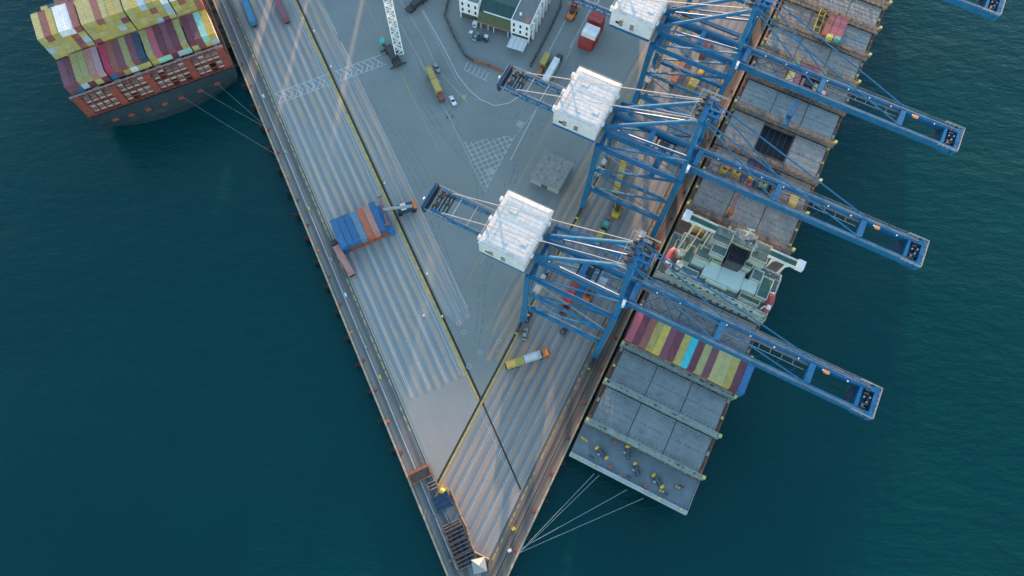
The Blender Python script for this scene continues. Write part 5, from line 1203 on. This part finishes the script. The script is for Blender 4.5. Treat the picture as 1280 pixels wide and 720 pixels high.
# ---------------------------------------------------------------- gear stored at the pier tip
def gear():
    def frame(name, label, cat, x, y, w, l, h, m, bars, z0=0.03):
        p = px(x, y, 0); t = thing(name, label, cat, (p.x, p.y, z0), A_L)
        b = MB()
        for s in (-1, 1): b.beam((-l/2, s*w/2, h), (l/2, s*w/2, h), 0.35, 0.4)
        for s in (-1, 1):
            for q in (-1, 1): b.beam((q*l/2, s*w/2, 0), (q*l/2, s*w/2, h+0.2), 0.3)
        b.build('frame', m, t); c = MB()
        for k in range(bars): xx = -l/2 + l*k/(bars-1); c.beam((xx, -w/2, h), (xx, w/2, h), 0.3, 0.35)
        c.build('cross_bar', m, t); MB().box(-l/2+0.3, l/2-0.3, -w/2+0.3, w/2-0.3, 0.05, h*0.45).build('load', 'machine_dark', t)
        return t
    t = frame('spreader_rack', 'rust-red spreader rack standing across the west apron', 'rack', 526, 594, 7.0, 3.6, 2.2, 'rust_frame', 2)
    MB().box(-2.0, -1.2, -3.5, 3.5, 2.2, 3.0).build('top_rail', 'rust_frame', t)
    frame('pallet_rack', 'small pinkish rack by the yellow trench end', 'rack', 541, 607, 3.0, 2.2, 1.4, 'hatch_brown', 3)
    t = frame('container_spreader', 'navy blue container spreader stored behind the yellow trench end', 'spreader', 553, 628, 5.2, 4.6, 1.5, 'machine_blue', 4)
    MB().box(-2.2, 2.2, -2.4, 2.4, 1.2, 1.45).build('deck_plate', 'machine_blue', t)
    frame('steel_rack', 'brown steel rack between the blue spreader and the storage bays', 'rack', 565, 657, 6.0, 1.8, 2.0, 'lash_rust', 3)
    for k, (x, y) in enumerate(((570, 668), (576, 684), (583, 700))):
        tt = frame('storage_bay', ['dark storage bay with beams nearest the brown steel rack', 'dark storage bay with beams between two others', 'dark storage bay with beams next to the pale tent'][k], 'rack', x, y, 6.4, 3.6, 2.4, 'wall_dark', 4)
        for s in (-2.0, 0.2, 2.0): MB().box(-1.6, 1.6, s-0.5, s+0.5, 1.2, 1.6+0.2*abs(s)).build('stored_beam', 'machine_blue' if s > 0 else 'machine_dark', tt)
    p = px(599, 707, 3); t = thing('peaked_tent', 'pale peaked tent roof at the very tip of the pier', 'tent', (p.x, p.y, 0.03), rad(15))
    r = MB(); n = 4; w = 2.1
    k = len(r.v); r.v += [(w,w,2.6), (-w,w,2.6), (-w,-w,2.6), (w,-w,2.6), (0,0,4.2), (w,w,2.4), (-w,w,2.4), (-w,-w,2.4), (w,-w,2.4)]
    r.f += [(0,1,4), (1,2,4), (2,3,4), (3,0,4), (0,5,6,1), (1,6,7,2), (2,7,8,3), (3,8,5,0), (8,7,6,5)]; r.build('canvas', 'tent', t)
    for a in (-1, 1):
        for b in (-1, 1): MB().tube((a*w*0.95, b*w*0.95, 0), (a*w*0.95, b*w*0.95, 2.5), 0.08, 6).build('pole', 'machine_grey', t)
    # yellow reel where the trench ends
    p = px(553, 614, 0.5); t = thing('cable_anchor', 'yellow cable anchor at the end of the yellow trench line', 'anchor', (p.x, p.y, 0.03), RZ_R)
    MB().tube((-0.7,0,1.0), (0.7,0,1.0), 0.9, 12).box(-1.2, 1.2, -1.0, 1.0, 0, 0.4).build('drum', 'safety_yellow', t); MB().beam((-1.0, -1.4, 0.2), (-1.0, 1.6, 1.4), 0.3).beam((1.0, -1.4, 0.2), (1.0, 1.6, 1.4), 0.3).build('bracket', 'safety_yellow', t)
    # tan barriers round the stored gear
    pts = [(563, 613), (569, 628), (576, 646), (583, 660), (588, 678), (592, 690), (602, 695), (612, 700), (611, 713)]
    for i, (a, b) in enumerate(zip(pts[:-1], pts[1:])):
        A_, B_ = px(*a), px(*b); t = thing('road_barrier', 'tan barrier segment in the line around the stored gear', 'barrier', (A_.x, A_.y, 0.03), 0, 'barriers round the stored gear')
        d = B_-A_; n = Vector((-d.y, d.x, 0)).normalized()*0.3; e = d*0.94
        MB().loft([[(-n.x*1.2,-n.y*1.2,0),(e.x-n.x*1.2,e.y-n.y*1.2,0),(e.x+n.x*1.2,e.y+n.y*1.2,0),(n.x*1.2,n.y*1.2,0)], [(-n.x*0.5,-n.y*0.5,1.0),(e.x-n.x*0.5,e.y-n.y*0.5,1.0),(e.x+n.x*0.5,e.y+n.y*0.5,1.0),(n.x*0.5,n.y*0.5,1.0)]]).build('block', 'tan_rail', t)
        MB().tube((e.x*0.5, e.y*0.5, 1.0), (e.x*0.5, e.y*0.5, 1.8), 0.12, 6).build('reflector_post', 'orange_paint', t)
    for (a, b, l) in (((638, 650), (629, 672), 'tan rail barrier on the east side of the pier tip'),):
        A_, B_ = px(*a), px(*b); t = thing('rail_barrier', l, 'barrier', (A_.x, A_.y, 0.03), 0); d = B_-A_
        MB().beam((0,0,0.8), d+Vector((0,0,0.8)), 0.4, 0.35).build('rail', 'tan_rail', t); q = MB()
        for k in range(5): q.beam(d*(k/4), d*(k/4)+Vector((0,0,0.7)), 0.2)
        q.build('post', 'tan_rail', t)
    for (x, y, m, l) in ((642, 661, 'safety_yellow', 'yellow drum stand by the east rail barrier'), (637, 688, 'canopy', 'pale box near the rope bollards at the pier tip'), (520, 707, 'machine_grey', None), (563, 701, 'tan_rail', 'tan crate on the west edge near the tent'), (560, 672, 'skyblue', 'pale blue crate beside the storage bays')):
        if not l: continue
        p = px(x, y, 0.5); o = MB().box(-0.4, 0.4, -0.55, 0.55, 0, 0.8).box(-0.46, 0.46, -0.6, 0.6, 0.8, 0.9).build('gear_crate', 'box_paleblue' if m == 'skyblue' else m); o.location = (p.x, p.y, 0.04); o.rotation_euler = (0,0,A_L); tag(o, l, 'crate')
gear()

# ---------------------------------------------------------------- unseen blocks added north of the yard to keep the low sun off it
def shed(x0, x1, y0, y1, h, label):  # invented volume out of view, shaped only to cast shade
    t = thing('occluder', label, 'building', ((x0+x1)/2, (y0+y1)/2, 0.02), 0); w = (x1-x0)/2; l = (y1-y0)/2
    MB().box(-w, w, -l, l, 0, h-2).build('wall', 'concrete', t)
    MB().loft([[(-w-0.4,-l-0.4,h-2),(w+0.4,-l-0.4,h-2),(w+0.4,l+0.4,h-2),(-w-0.4,l+0.4,h-2)], [(-w-0.4,-0.3,h),(w+0.4,-0.3,h),(w+0.4,0.3,h),(-w-0.4,0.3,h)]]).build('roof', 'bldg_roof', t)
    for k in range(int(w/4)): MB().box(-w+2+k*8, -w+6+k*8, -l-0.06, -l, 0, 5).build('door', 'machine_grey', t)
shed(-64, -22, 262, 292, 24, 'unseen sun-blocking warehouse behind the office towards the west quay')
shed(-19, 52, 258, 290, 22, 'unseen sun-blocking warehouse straight behind the office')
shed(-124, -106, 276, 296, 31, 'unseen tall sun block at the head of the west lanes')
shed(-101, -90, 268, 286, 31, 'unseen narrow sun block beside the west lanes')
shed(-87.5, -67, 266, 290, 31, 'unseen square sun block beside the cable trench')
t = thing('sun_slab', 'unseen elevated sun conveyor gallery bridging the sheds at the head of the west lanes', 'blocker', (-94, 300, 0.02), 0)
MB().box(-32, 30, -2.5, 2.5, 15.0, 31.0).build('slab', 'bldg_roof', t)  # added high slab that cuts the sun shafts over the water
for x in (-24, 0, 24): MB().beam((x, 0, 0), (x, 0, 15.0), 1.6, 1.6).build('slab_leg', 'machine_grey', t)
